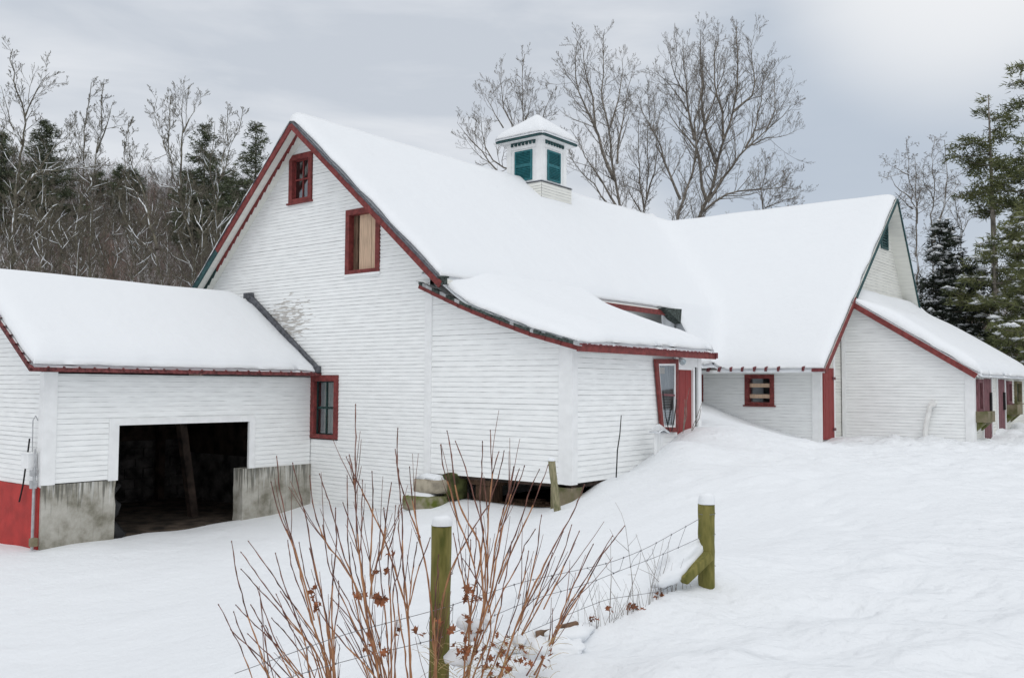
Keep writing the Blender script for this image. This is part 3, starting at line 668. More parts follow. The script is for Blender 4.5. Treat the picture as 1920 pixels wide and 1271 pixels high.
for mm, c0 in ((mapY(CY - CH), CX), (mapX(CX + CH), CY)):
    g = G(); a_, b_ = c0 - .40, c0 + .40; off_ = .02 if c0 == CX else .05
    fbox(g, mm, a_, a_ + .07, 12.52, 13.64, .0, .05); fbox(g, mm, b_ - .07, b_, 12.52, 13.64, .0, .05)
    for z_ in (12.52, 13.03, 13.57): fbox(g, mm, a_ + .07, b_ - .07, z_, z_ + (.12 if z_ == 13.03 else .07), .0, .048)
    for k in range(17):
        z_ = 12.61 + k * .057
        if 13.0 < z_ < 13.14: continue
        g.hexa([mm(a_ + .07, z_, .045), mm(b_ - .07, z_, .045), mm(b_ - .07, z_ + .01, .045), mm(a_ + .07, z_ + .01, .045), mm(a_ + .07, z_ + .04, .008), mm(b_ - .07, z_ + .04, .008), mm(b_ - .07, z_ + .05, .008), mm(a_ + .07, z_ + .05, .008)])
    fbox(g, mm, a_ + .07, b_ - .07, 12.55, 13.6, .001, .006)
    part('shutter', g, M_TEAL, cup)
g = G(); rh = 1.09; zb, za = 14.03, 15.0
g.box((CX - rh, CY - rh, zb - .02), (CX + rh, CY + rh, zb + .07))
for mm, c0 in ((mapY(CY - CH), CX), (mapX(CX + CH), CY)):
    for k in range(-3, 4):
        if k == 0 or abs(k) <= 3: fbox(g, mm, c0 + k * .17 - .04, c0 + k * .17 + .04, 13.84, 13.93, .03, .09)
    fbox(g, mm, c0 - .56, c0 + .56, 13.93, 13.97, .03, .07)
part('cupola_roof', g, M_GREEN, cup)
g = G(); g.box((CX - rh + .05, CY - rh + .05, zb - .06), (CX + rh - .05, CY + rh - .05, zb - .021)); part('soffit', g, M_TRIM, cup)
snow_sheet('cupola_snow', [(CX - rh - .02, CX + rh + .02, CY - rh - .02, CY + rh + .02)], lambda x, y: zb + .075 + .80 * smin((rh - np.abs(x - CX)), (rh - np.abs(y - CY)), .18), .24, cup, step=.08, r=.22, lump=.012, edge=.35, seed=9, wob=.015)
g = G()
snow_sheet('ledge_snow', [(CX - cb, CX + cb, CY - cb, CY - CH - .04), (CX + CH + .04, CX + cb, CY - CH - .04, CY + cb)], lambda x, y: 12.40 + 0 * x, .07, cup, step=.1, r=.06, lump=.0, edge=.5, seed=8, wob=.004)

# ------------------------------------------------------------------ lean-to shed at the near corner
shed = thing('lean_to_shed', (-2, 3, 2.9), 'white lean-to shed with low curved snowy roof standing on piers at the barn corner', 'shed')
SX = np.array([-4.6, -4.08, -2.9, -1.76, -.84, .3, .5]); SZ = np.array([7.62, 7.40, 6.92, 6.52, 6.22, 5.93, 5.87])
zS = lambda x: np.interp(x, SX, SZ)
def inv_zs(z): return float(np.interp(-(z), -SZ, SX))
g = G()
siding(g, A, 2.87, 7.30, const(-4.20), lambda z: min(-.16, inv_zs(z + .12)), e=.125, seed=21, dark=.22)
part('wall', g, WM, shed)
Dm = mapX(0.0); holesD = [(4.70, 5.50, 3.3, 5.46), (3.8, 4.5, 3.98, 5.55)]
g = G(); siding(g, Dm, 2.90, 5.94, const(.16), const(5.62), holesD, e=.118, seed=22, dark=.18)
part('wall', g, WM, shed)
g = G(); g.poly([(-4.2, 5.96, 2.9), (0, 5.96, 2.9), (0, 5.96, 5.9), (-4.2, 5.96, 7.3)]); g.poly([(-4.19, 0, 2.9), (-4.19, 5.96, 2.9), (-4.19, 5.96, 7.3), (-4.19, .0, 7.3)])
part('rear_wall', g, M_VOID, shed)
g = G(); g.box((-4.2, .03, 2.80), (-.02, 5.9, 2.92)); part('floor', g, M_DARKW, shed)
g = G(); fbox(g, A, -.171, -.0, 2.87, 6.0, -.03, .04); fbox(g, A, -.335, -.172, 2.88, 6.1, -.03, .036); fbox(g, Dm, -.044, .17, 2.875, 5.94, -.02, .038)
fbox(g, Dm, 5.50, 5.60, 3.4, 5.52, -.02, .05); fbox(g, Dm, 5.66, 5.74, 3.0, 5.6, -.25, -.05); fbox(g, Dm, 5.80, 5.98, 3.0, 5.93, -.02, .04); fbox(g, Dm, 4.62, 5.98, 5.54, 5.95, -.02, .02); fbox(g, Dm, 4.66, 5.62, 5.46, 5.54, -.02, .03)
part('corner_board', g, M_TRIM, shed)
g = G(); xs_ = list(np.linspace(-4.55, .34, 14))
for a_, b_ in zip(xs_[:-1], xs_[1:]): slab(g, [(a_, -.28, zS(a_)), (b_, -.28, zS(b_)), (b_, 6.15, zS(b_)), (a_, 6.15, zS(a_))], .07)
sroof = part('roof', g, M_TRIM, shed)
g = G(); xs_ = list(np.linspace(-4.38, .36, 12))
for k, (a_, b_) in enumerate(zip(xs_[:-1], xs_[1:])):
    ov = .01; g.beam((a_ - ov, -.30, zS(a_) - .08), (b_ + ov, -.30, zS(b_) - .08), .105, .04, side=(0, 1, 0), m=0)
g.box((.345, -.33, zS(.36) - .155), (.385, 6.17, zS(.36) - .01), 0)
part('eave_board', g, M_RED, sroof)
g = G(); x = -4.36
while x < .3:
    L_ = rr_.uniform(.06, .16); z_ = zS(x) - .03; o = rr_.uniform(0, .025); h_ = .055 + rr_.uniform(0, .025)
    z2 = zS(x + L_) - .03
    g.hexa([(x, -.335 - o, z_), (x + L_, -.335 - o, z2), (x + L_, -.2, z2), (x, -.2, z_), (x, -.335 - o, z_ + h_), (x + L_, -.335 - o, z2 + h_), (x + L_, -.2, z2 + h_), (x, -.2, z_ + h_)], 0 if rr_.random() < (.9 if x > -3 else .5) else 1); x += L_
y = -.3
while y < 6.1:
    L_ = rr_.uniform(.05, .1); z_ = zS(.38) - .01; h_ = rr_.uniform(.015, .04); g.box((.30, y, z_), (.40 + rr_.uniform(0, .015), y + L_ * .8, z_ + h_), 2); y += L_
g.box((.36, 6.10, zS(.36) - .13), (.42, 6.2, zS(.36) + .02), 2)
part('shingle_edge', g, [M_SHING, M_GALV, M_REDD], sroof)
snow_sheet('roof_snow', [(-4.3, .385, -.31, 6.05)], lambda x, y: zS(x) + .005 + .26 * np.exp(-((x + 3.9) / .7) ** 2), .47, sroof, step=.14, r=.42, seed=15, edge=.27, lump=.03, wob=.05, tf=lambda x, y: (.60 + .40 * smooth(-.2, 1.4, y)) * (1 - .25 * smooth(-.6, .3, x)))
# door, storm door, lamp
g = G()
for k in range(5): fbox(g, Dm, 4.70 + k * .16, 4.70 + k * .16 + .156, 3.3, 5.46, -.05, -.01 + .003 * (k % 2))
part('door', g, M_DOOR, shed, label='red plank door on the side of the shed')
def quadframe(g, P, w_, t0, t1, m=0):   # P: bl, br, tr, tl as (u, z)
    P = [np.array(p, float) for p in P]; c = sum(P) / 4
    I = []
    for i in range(4):
        p = P[i]; a = P[(i + 1) % 4] - p; b = P[(i - 1) % 4] - p; I.append(p + a / np.linalg.norm(a) * w_ + b / np.linalg.norm(b) * w_)
    for i in range(4):
        j = (i + 1) % 4; q = [P[i], P[j], I[j], I[i]]
        g.hexa([Dm(*p, t0) for p in q] + [Dm(*p, t1) for p in q], m)
    return I
sdr = [(3.74, 3.90), (4.58, 3.86), (4.60, 5.73), (3.44, 5.70)]
g = G(); I1 = quadframe(g, sdr, .12, .04, .11)
st = part('storm_door', g, M_RED, shed, label='red framed glass storm door hanging askew')
g = G(); I2 = quadframe(g, I1, .05, .05, .09); part('inner_frame', g, M_TRIM, st)
g = G(); g.beam(Dm(I2[0][0] - .12, 4.82, .075), Dm(I2[1][0], 4.80, .075), .05, .05, side=(1, 0, 0)); part('mid_rail', g, M_MAUVE, st)
g = G(); g.poly([Dm(*p, .07) for p in I2]); part('pane', g, M_GLASS, st)
g = G(); g.poly([Dm(u_, z_, -.05) for u_, z_ in ((3.6, 3.95), (4.6, 3.95), (4.6, 5.6), (3.6, 5.6))]); 
for k in range(12): fbox(g, Dm, 3.85, 4.45, 4.0 + k * .065, 4.02 + k * .065, -.045, -.03, 1)
fbox(g, Dm, 3.62, 4.1, 5.34, 5.50, -.04, -.02, 2)
part('drape', g, [mat('grey_blue_drape', (.20, .225, .25), .9, .3, 6, stretch=(6, 6, .5)), M_GALV, M_PLY], st)
g = G(); g.tube([Dm(3.75, 4.9, .13), Dm(3.86, 4.3, .14), Dm(4.02, 3.88, .15)], .013, 5); g.tube([Dm(4.45, 4.7, .13), Dm(4.3, 4.2, .14), Dm(4.15, 3.9, .15)], .013, 5)
part('strap', g, M_BLACK, st)
lamp = thing('flood_lamp', (.1, 4.5, 5.8), 'small grey flood lamp on a bracket above the shed door', 'lamp')
g = G(); g.box((.0, 4.46, 5.76), (.05, 4.56, 5.86)); g.tube([(.04, 4.5, 5.81), (.14, 4.5, 5.78), (.22, 4.46, 5.74)], .018, 6); part('bracket', g, M_GALV, lamp)
g = G(); g.tube([(.20, 4.48, 5.77), (.25, 4.44, 5.72), (.33, 4.38, 5.66), (.36, 4.36, 5.64)], [.03, .045, .085, .09], 12, cap=True); part('lamp_head', g, M_GALV, lamp, smooth=False)
g = G(); g.tube([(.36, 4.36, 5.64), (.365, 4.356, 5.636)], [.08, .08], 12); part('lens', g, M_GLASS, lamp)
g = G()
for k in range(3): g.box((.45, 2.76 + k * .13, 3.0), (.48, 2.76 + k * .13 + .12, 3.98 - .05 * k))
bp = part('board', g, M_TRIM); tag(bp, 'short white boards standing in the drift below the storm door', 'boards')
snow_sheet('snow_cap', [(.36, .62, 2.70, 3.18)], lambda x, y: 3.88 + .1 * np.exp(-((y - 2.9) / .2) ** 2), .16, bp, step=.07, r=.2, lump=.02, edge=.2, seed=33)
def stick(name, pts, r, m, label, cat, n=5, group=None):
    g = G(); g.tube(pts, r, n); return tag(part(name, g, m), label, cat, group)
stick('stick', [(.5, 1.0, 3.0), (.5, 1.05, 3.6), (.52, 1.12, 3.95), (.5, 1.21, 4.37)], [.016, .015, .013, .010], M_BLACK, 'thin dark stake standing against the side wall of the shed', 'stake')
g = G()
for pts in ([(.25, 4.55, 3.9), (.28, 4.70, 4.3), (.25, 4.72, 4.6), (.3, 4.82, 5.0)], [(.3, 4.5, 3.9), (.3, 4.58, 4.3), (.27, 4.62, 4.7)], [(.35, 4.8, 3.9), (.4, 5.05, 4.3), (.42, 5.3, 4.65)], [(.35, 4.85, 3.9), (.42, 5.1, 4.2), (.42, 5.2, 4.45)], [(.3, 4.45, 3.85), (.3, 4.52, 4.2), (.24, 4.66, 4.5)]): g.tube(pts, [.010, .008, .007, .005][:len(pts)], 5)
tag(part('vine', g, M_WEED), 'dry tan vine stems climbing beside the red shed door', 'vine')
# piers, stones and junk under the shed
g = G(); g.box((-.60, .03, 2.0), (-.02, .45, 2.868)); tag(part('pier', g, M_FOUND, bevel=.02), 'square concrete pier under the near corner of the shed', 'pier')
def rock(name, c, s, m, label, seed, cat='stone', rot=0):
    rs = np.random.default_rng(seed); import bmesh
    bm = bmesh.new(); bmesh.ops.create_cube(bm, size=1); bmesh.ops.subdivide_edges(bm, edges=bm.edges[:], cuts=5, use_grid_fill=True)
    V = []
    for v in bm.verts:
        p = np.array(v.co); q = p / np.linalg.norm(p) * .62; p = p * .72 + q * .28
        p = p + .05 * np.array([vnoise(p[0] + p[2], p[1], 3, seed), vnoise(p[1], p[2] + p[0], 3, seed + 1), vnoise(p[0], p[2] - p[1], 3, seed + 2)])
        p = p * np.array(s); V.append((c[0] + p[0] * math.cos(rot) - p[1] * math.sin(rot), c[1] + p[0] * math.sin(rot) + p[1] * math.cos(rot), c[2] + p[2]))
    Fl = [tuple(v.index for v in f.verts) for f in bm.faces]; bm.free()
    o = finish(name, V, Fl, m, smooth=True); tag(o, label, cat); return o
r1 = rock('foundation_stone', (-3.95, -.22, 2.60), (.85, .5, .32), M_STONE, 'tan block of stone with a snow cap at the foot of the barn corner', 2)
snow_sheet('snow_cap', [(-4.35, -3.60, -.46, 0.0)], lambda x, y: 2.70 + 0 * x, .17, r1, step=.07, r=.22, lump=.02, edge=.15, seed=41)
r2 = rock('foundation_stone', (-3.98, -.42, 2.20), (1.0, .6, .36), M_MOSS, 'green mossy boulder under a cap of snow below the tan stone', 5)
snow_sheet('snow_cap', [(-4.42, -3.62, -.68, -.18)], lambda x, y: 2.30 - .06 * (x + 4) ** 2, .15, r2, step=.07, r=.25, lump=.02, edge=.1, seed=42)
rock('foundation_stone', (-3.50, .1, 2.60), (.42, .5, .62), mat('dark_moss_stone', (.08, .09, .03), .95, .3, 4, .02, 12), 'dark mossy stone set back under the shed sill', 8)
g = G(); g.box((-3.15, .45, 1.9), (-2.62, .85, 2.62)); g.box((-3.3, .4, 2.63), (-2.5, .9, 2.80)); tag(part('timber_pier', g, M_OLDW, bevel=.015), 'brown timber pier stacked under the shed floor', 'pier')
g = G(); rs = random.Random(3)
for k in range(7):
    x_ = rs.uniform(-2.4, -.9); g.beam((x_ - .8, .8 + rs.random(), 2.12 + rs.uniform(0, .12)), (x_ + .6, .6 + rs.random(), 2.16 + rs.uniform(0, .15)), .14, .05)
tag(part('lumber_pile', g, M_OLDW), 'loose brown boards lying in the dark under the shed', 'lumber')
g = G(); g.poly([(-4.4, .1, 2.06), (-.25, .1, 2.06), (-.25, 5.9, 2.1), (-4.4, 5.9, 2.1)]); tag(part('dirt_floor', g, M_DIRT), 'bare dirt under the shed', kind='structure')

# ------------------------------------------------------------------ garage
gar = thing('garage', (-11.8, -3.7, 1.4), 'low white clapboard garage with a wide dark open bay and stained concrete base', 'garage')
Bm = mapX(-8.8); g = G()
siding(g, Bm, 2.83, 5.22, const(-7.12), const(-.03), [(-5.60, -2.02, 2.0, 4.06)], e=.118, seed=31, dark=.10)
part('wall', g, WM, gar)
Em = mapY(-7.25); g = G()
zg = lambda x: 7.50 - .66 * np.abs(x + 11.7)
siding(g, Em, 2.78, 7.35, lambda z: -11.7 - min(3.2, max(0, (7.4 - z) / .66)), lambda z: -11.7 + min(2.72, max(0, (7.4 - z) / .66)), e=.105, seed=32, dark=.55)
part('wall', g, WM, gar)
g = G(); fbox(g, Bm, -7.30, -7.00, 2.81, 5.25, -.03, .045); fbox(g, Em, -8.98, -8.80, 2.76, 5.25, -.02, .035)
fbox(g, Bm, -5.80, -5.57, 2.80, 4.06, -.03, .043); fbox(g, Bm, -2.04, -1.86, 2.80, 4.06, -.03, .043); fbox(g, Bm, -5.80, -1.86, 4.05, 4.20, -.03, .040)
part('corner_board', g, M_TRIM, gar)
# concrete base, slightly uneven edges
def rough_block(g, mp_, u0, u1, z0, z1, o0, o1, seed, rough_side=0, nz=10):
    rs = random.Random(seed); zz = np.linspace(z0, z1, nz + 1)
    a = [u0 + (rs.uniform(-.016, .016) if rough_side == -1 else 0) for _ in zz]; b = [u1 + (rs.uniform(-.016, .016) if rough_side == 1 else 0) for _ in zz]
    for i in range(nz):
        z_, z2 = zz[i], zz[i + 1]
        g.hexa([mp_(a[i], z_, o1), mp_(b[i], z_, o1), mp_(b[i], z_, o0), mp_(a[i], z_, o0), mp_(a[i + 1], z2, o1), mp_(b[i + 1], z2, o1), mp_(b[i + 1], z2, o0), mp_(a[i + 1], z2, o0)])
g = G(); rough_block(g, Bm, -7.27, -5.62, .9, 2.81, -.35, .035, 1, 1); part('concrete_base', g, M_CONC, gar)
g = G(); rough_block(g, Bm, -2.22, -.02, .9, 2.84, -.35, .05, 2, -1); part('concrete_base', g, M_CONC, gar)
g = G(); g.box((-14.8, -7.30, .8), (-8.84, -7.22, 2.77)); part('foundation', g, M_REDB, gar, label='red painted foundation of the garage end wall')
g = G(); zr_ = lambda x: float(zg(x))
slab(g, [(-11.7, -7.72, 7.5), (-8.42, -7.72, zr_(-8.42)), (-8.42, -.02, zr_(-8.42)), (-11.7, -.02, 7.5)], .06)
slab(g, [(-15.2, -7.72, zr_(-15.2)), (-11.7, -7.72, 7.5), (-11.7, -.02, 7.5), (-15.2, -.02, zr_(-15.2))], .06)
groof = part('roof', g, M_TRIM, gar)
g = G(); ze = zr_(-8.4)
g.box((-8.425, -7.73, ze - .07), (-8.38, -.0, ze + .02), 0); g.beam((-11.7, -7.74, 7.46), (-8.4, -7.74, ze - .03), .09, .04, side=(0, 1, 0)); g.beam((-11.7, -7.74, 7.46), (-15.2, -7.74, zr_(-15.2) - .04), .09, .04, side=(0, 1, 0))
y = -7.7
while y < -.1:
    g.tube([(-8.5, y, ze + .05), (-8.36, y, ze - .01)], [.032, .028], 8); y += .335
x = -8.6
while x > -11.6: g.box((x, -7.77, zr_(x) - .0), (x + .10, -7.6, zr_(x) + .01)); x -= .3
part('corrugated_edge', g, M_CORR, groof)
snow_sheet('roof_snow', [(-15.1, -8.43, -7.68, -.02)], lambda x, y: smin(7.50 - .66 * (x + 11.7), 7.50 + .66 * (x + 11.7), .5), .34, groof, step=.15, r=.42, seed=25, edge=.22, lump=.02, tf=lambda x, y: 1 - .75 * smooth(-.9, -.05, y))
g = G(); g.beam((-11.66, -.10, 7.62), (-8.46, -.10, 5.42), .17, .14, side=(0, 1, 0)); g.box((-11.78, -.2, 7.56), (-11.5, -.03, 7.72)); g.box((-8.5, -.2, 5.32), (-8.38, -.03, 5.52))
part('flashing', g, M_METAL, groof)
# inside of the garage
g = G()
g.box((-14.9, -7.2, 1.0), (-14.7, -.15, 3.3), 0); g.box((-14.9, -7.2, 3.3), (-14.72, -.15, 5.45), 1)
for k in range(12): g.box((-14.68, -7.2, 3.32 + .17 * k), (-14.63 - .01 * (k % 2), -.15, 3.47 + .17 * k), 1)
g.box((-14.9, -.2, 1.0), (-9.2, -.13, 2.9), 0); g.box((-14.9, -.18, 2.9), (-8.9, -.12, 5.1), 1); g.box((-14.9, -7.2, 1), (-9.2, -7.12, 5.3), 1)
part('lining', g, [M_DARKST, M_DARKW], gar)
g = G(); rs = random.Random(8)
for k in range(80):
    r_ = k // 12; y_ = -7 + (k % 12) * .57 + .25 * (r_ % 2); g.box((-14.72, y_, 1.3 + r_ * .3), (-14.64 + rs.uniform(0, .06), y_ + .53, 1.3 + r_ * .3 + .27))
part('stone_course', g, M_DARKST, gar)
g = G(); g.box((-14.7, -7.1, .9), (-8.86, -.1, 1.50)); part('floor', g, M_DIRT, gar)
g = G(); g.beam((-10.5, -2.95, 4.1), (-10.5, -2.5, 1.45), .2, .2); 
for y_ in (-6.3, -4.6, -1.2): g.beam((-14.4, y_, 1.4), (-14.4, y_, 4.3), .2, .2)
for y_ in (-6.8, -5.2, -3.4, -1.5): g.beam((-14.7, y_, 4.25), (-8.95, y_, 4.25), .12, .22)
g.beam((-12, -7.1, 4.05), (-12, -.2, 4.05), .22, .2); g.beam((-14.5, -5.5, 3.6), (-14.5, -2.0, 4.3), .12, .12)
part('timber', g, M_DARKW, gar)
# plastic sheet at the opening's foot
g = G(); rs = random.Random(12)
tw = [(-8.95 + rs.uniform(-.1, .1), -5.55 + .12 * math.sin(k * 1.7), 1.4 + k * .16) for k in range(9)]; g.tube(tw, [.16, .17, .15, .13, .12, .1, .09, .07, .05], 7)
tag(part('plastic_sheet', g, M_BLACK, smooth=True), 'crumpled black plastic hanging at the left edge of the open bay', 'plastic sheet')
# electric meter and conduit on the end wall corner
mt = thing('electric_meter', (-9.0, -7.35, 1.5), 'white meter box with conduit on the corner of the garage end wall', 'meter')
g = G(); g.box((-9.28, -7.50, 3.17), (-8.96, -7.30, 3.50)); g.box((-9.32, -7.52, 3.48), (-8.94, -7.3, 3.52)); part('meter_box', g, M_TRIM, mt, bevel=.012)
g = G(); g.tube([(-8.93, -7.36, 1.4), (-8.93, -7.36, 3.2)], .032, 8); g.tube([(-8.90, -7.38, 2.2), (-8.88, -7.38, 3.6)], .022, 8)
g.box((-8.97, -7.44, 2.75), (-8.87, -7.33, 2.92)); g.box((-8.98, -7.44, 3.02), (-8.88, -7.33, 3.14))
g.tube([(-9.08, -7.35, 3.5), (-9.1, -7.35, 4.2), (-9.02, -7.33, 4.3), (-8.98, -7.3, 4.2)], .013, 5); part('conduit', g, M_GALV, mt)
g = G(); g.tube([(-9.14, -7.42, 3.5), (-9.12, -7.4, 3.81)], .02, 6); g.tube([(-9.22, -7.42, 3.2), (-9.36, -7.4, 2.8), (-9.52, -7.4, 2.42)], .02, 6); part('cable', g, M_BLACK, mt)
g = G(); g.box((-8.78, -7.5, 1.55), (-8.66, -7.36, 1.72)); part('outlet_box', g, M_FOUND, mt); 
stick('hose', [at(-6, 940, 25.5), at(8, 960, 25.5), at(20, 985, 25.5), at(27, 1010, 25.5), at(32, 1036, 25.5)], .022, M_BLACK, 'black hose arching down beside the red foundation', 'hose')
g = G(); g.hexa([tuple(at(-60, 965, 25.7)), tuple(at(40, 1035, 25.6)), tuple(at(40, 1035, 26.3)), tuple(at(-60, 965, 26.4)), tuple(at(-60, 930, 25.7)), tuple(at(28, 1005, 25.6)), tuple(at(28, 1005, 26.3)), tuple(at(-60, 930, 26.4))])
tag(part('stone_slab', g, M_FOUND, bevel=.03), 'tan mossy slab leaning at the foot of the red foundation', 'stone')

# ------------------------------------------------------------------ lean-to at the far end of the wing
ell = thing('end_lean_to', (3, 18, 3.3), 'white lean-to with a red rake board on the far end of the barn', 'shed')
zE = lambda x: 7.86 - .6475 * (np.asarray(x) - 1.28)
Er = mapY(14.67); g = G()
siding(g, Er, 3.38, 8.0, const(.78), lambda z: min(4.62, 1.28 + (7.76 - z) / .6475), e=.105, seed=51, dark=.3)
part('wall', g, WM, ell)
Gr = mapX(4.82); g = G(); HG = [(14.86, 15.5, 4.3, 5.3), (15.85, 17.05, 3.3, 5.35), (18.0, 19.15, 3.3, 5.35), (19.46, 20.1, 4.5, 5.3), (20.9, 21.9, 4.5, 5.3)]
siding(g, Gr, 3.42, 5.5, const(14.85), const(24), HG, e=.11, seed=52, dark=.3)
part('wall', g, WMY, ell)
g = G(); fbox(g, Er, 4.60, 4.86, 3.36, 5.5, -.03, .045); fbox(g, Gr, 14.63, 14.86, 3.36, 5.5, -.03, .043); fbox(g, Er, .80, .92, 3.36, 7.7, -.02, .035)
for u_ in (15.76, 17.06, 17.9, 19.16): fbox(g, Gr, u_, u_ + .09, 3.4, 5.42, -.03, .06)
part('corner_board', g, M_TRIM, ell)
g = G(); g.box((1, 14.7, 2.9), (4.80, 24, 3.40)); fbox(g, Gr, 14.9, 24, 2.9, 3.41, -.3, .03); part('foundation', g, M_FOUND, ell)
g = G(); slab(g, [(1.22, 14.42, zE(1.22)), (5.02, 14.42, zE(5.02)), (5.02, 24.2, zE(5.02)), (1.22, 24.2, zE(1.22))], .07); slab(g, [(.80, 15.0, zE(.80)), (1.22, 15.0, zE(1.22)), (1.22, 24.2, zE(1.22)), (.8, 24.2, zE(.8))], .07); er = part('roof', g, M_TRIM, ell)
g = G(); g.beam((1.24, 14.39, 7.80), (4.98, 14.39, float(zE(4.98)) - .06), .17, .045, side=(0, 1, 0)); part('trim', g, M_RED, er)
g = G(); g.poly([(.8, 24, 3), (4.8, 24, 3), (4.8, 24, 5.4), (.8, 24, 8)]); g.poly([(.8, 14.7, 3), (.8, 24, 3), (.8, 24, 7.9), (.8, 14.7, 7.9)]); part('rear_wall', g, M_VOID, ell)
snow_sheet('roof_snow', [(1.24, 5.12, 14.46, 22.9), (.82, 1.24, 15.1, 22.9)], lambda x, y: zE(x) + .01 + .25 * np.exp(-((x - .9) / .5) ** 2) * smooth(15, 16.5, y), .40, er, step=.16, r=.5, seed=35, edge=.2, lump=.05, wob=.04, tf=lambda x, y: .55 + .45 * smooth(1.2, 2.6, x))
def gdoor(u0, u1, lbl):
    g = G(); n = int((u1 - u0) / .17); w_ = (u1 - u0) / n
    for k in range(n): fbox(g, Gr, u0 + k * w_, u0 + (k + 1) * w_ - .006, 3.42, 5.34, -.03, .03 + .004 * (k % 2))
    d = part('door', g, M_MAUVE, ell, label=lbl); g = G(); fbox(g, Gr, u1 - .25, u1 - .1, 4.3, 4.9, .03, .09); part('handle', g, M_BLACK, d)
gdoor(15.86, 17.04, 'weathered red door nearest the corner'); gdoor(18.01, 19.13, 'weathered red door farther along the wall')
window(ell, Gr, 14.87, 15.55, 4.3, 5.32, .12, M_MAUVE, M_TRIM, 2, 1, back=M_VOID, proud=.12, label='weathered red window frame beside the corner board')
window(ell, Gr, 19.46, 20.1, 4.52, 5.3, .1, M_MAUVE, M_BLACK, 1, 1, back=M_VOID, proud=.1)
window(ell, Gr, 20.9, 21.9, 4.5, 5.3, .08, M_FOUND, M_DGREEN, 2, 2, back=M_CURT, proud=.1)
def hay_box(u0, u1, zt, lbl):
    t = thing('window_box', (4.9, (u0 + u1) / 2, zt - .5), lbl, 'window box', 'mossy window boxes'); g = G()
    fbox(g, Gr, u0, u1, zt - .34, zt, .33, .37); fbox(g, Gr, u0, u0 + .04, zt - .34, zt, .02, .33); fbox(g, Gr, u1 - .04, u1, zt - .34, zt, .02, .33); fbox(g, Gr, u0 + .04, u1 - .04, zt - .34, zt - .3, .02, .33)
    part('trough', g, M_FOUND, t)
    g = G(); c = (u0 + u1) / 2
    for uu in (u0 + .12, u1 - .2): g.hexa([Gr(uu, zt - .62, .03), Gr(uu + .1, zt - .62, .03), Gr(uu + .1, zt - .62, .01), Gr(uu, zt - .62, .01), Gr(uu, zt - .345, .32), Gr(uu + .1, zt - .345, .32), Gr(uu + .1, zt - .345, .01), Gr(uu, zt - .345, .01)])
    part('bracket', g, M_MOSS, t)
hay_box(14.78, 15.85, 4.32, 'mossy wooden window box nearer the corner board'); hay_box(19.35, 20.35, 4.47, 'mossy wooden window box between the far door and window')
g = G(); g.tube([(3.42, 14.55, 3.3), (3.46, 14.5, 3.8), (3.60, 14.5, 4.42), (3.66, 14.52, 4.50)], [.075, .075, .075, .08], 12); g.tube([(3.66, 14.66, 4.53), (3.66, 14.5, 4.53)], .11, 12)
pp = part('vent_pipe', g, M_PVC, smooth=False); tag(pp, 'white plastic pipe running from the wall of the far lean-to into the snow', 'pipe')

# ================================================================== trees
def tubes_batch(PT, RD, sides):
    """PT (N,K,3), RD (N,K) -> verts, quads"""
    Nn, K, _ = PT.shape
    T = np.gradient(PT, axis=1); T /= np.linalg.norm(T, axis=2, keepdims=True) + 1e-9
    ref = np.array([.35, .22, .91]) if True else None
    A_ = np.cross(T, ref); A_ /= np.linalg.norm(A_, axis=2, keepdims=True) + 1e-9; B_ = np.cross(T, A_)
    an = np.arange(sides) * 2 * math.pi / sides
    V = PT[:, :, None] + RD[:, :, None, None] * (np.cos(an)[:, None] * A_[:, :, None] + np.sin(an)[:, None] * B_[:, :, None])
    I = np.arange(Nn * K * sides).reshape(Nn, K, sides); J = np.roll(I, -1, axis=2)
    Fq_ = np.stack([I[:, :-1], J[:, :-1], J[:, 1:], I[:, 1:]], -1).reshape(-1, 4)
    return V.reshape(-1, 3), Fq_
class Tubes:
    def __init__(s): s.l = []
    def add(s, pts, r): s.l.append((np.asarray(pts, float), np.asarray(r, float)))
    def mesh(s, lod=((.05, 6), (.018, 4), (0, 3))):
        Vs, Fs, off = [], [], 0; bk = {}
        for p, r in s.l:
            n = next(k for t, k in lod if r[0] >= t); bk.setdefault((len(p), n), []).append((p, r))
        for (k, n), L_ in bk.items():
            V, Fq_ = tubes_batch(np.stack([a for a, _ in L_]), np.stack([b for _, b in L_]), n); Vs.append(V); Fs.append(Fq_ + off); off += len(V)
        return np.concatenate(Vs), np.concatenate(Fs)
def unit(v): return v / (np.linalg.norm(v) + 1e-9)
def resample(pts, n):
    pts = np.asarray(pts, float); d = np.r_[0, np.cumsum(np.linalg.norm(np.diff(pts, axis=0), axis=1))]; t = np.linspace(0, d[-1], n)
    return np.stack([np.interp(t, d, pts[:, i]) for i in range(3)], 1), d[-1]
def grow(T, rs, p0, d0, L_, r0, lev, up=.15, wig=.18, kids=(6, 5, 0), spread=(25, 55), rmin=.006):
    K = 6 if lev == 0 else 5
    P = [p0]; d = d0.copy()
    for k in range(K - 1):
        d = unit(d + rs.normal(0, wig, 3) + np.array([0, 0, up])); P.append(P[-1] + d * L_ / (K - 1))
    P = np.array(P); R = np.linspace(r0, max(rmin, r0 * .3), K); T.add(P, R)
    if lev < len(kids) and kids[lev]:
        branch_from(T, rs, P, R, kids[lev], lev, L_ * .58, up, wig, kids, spread, rmin)
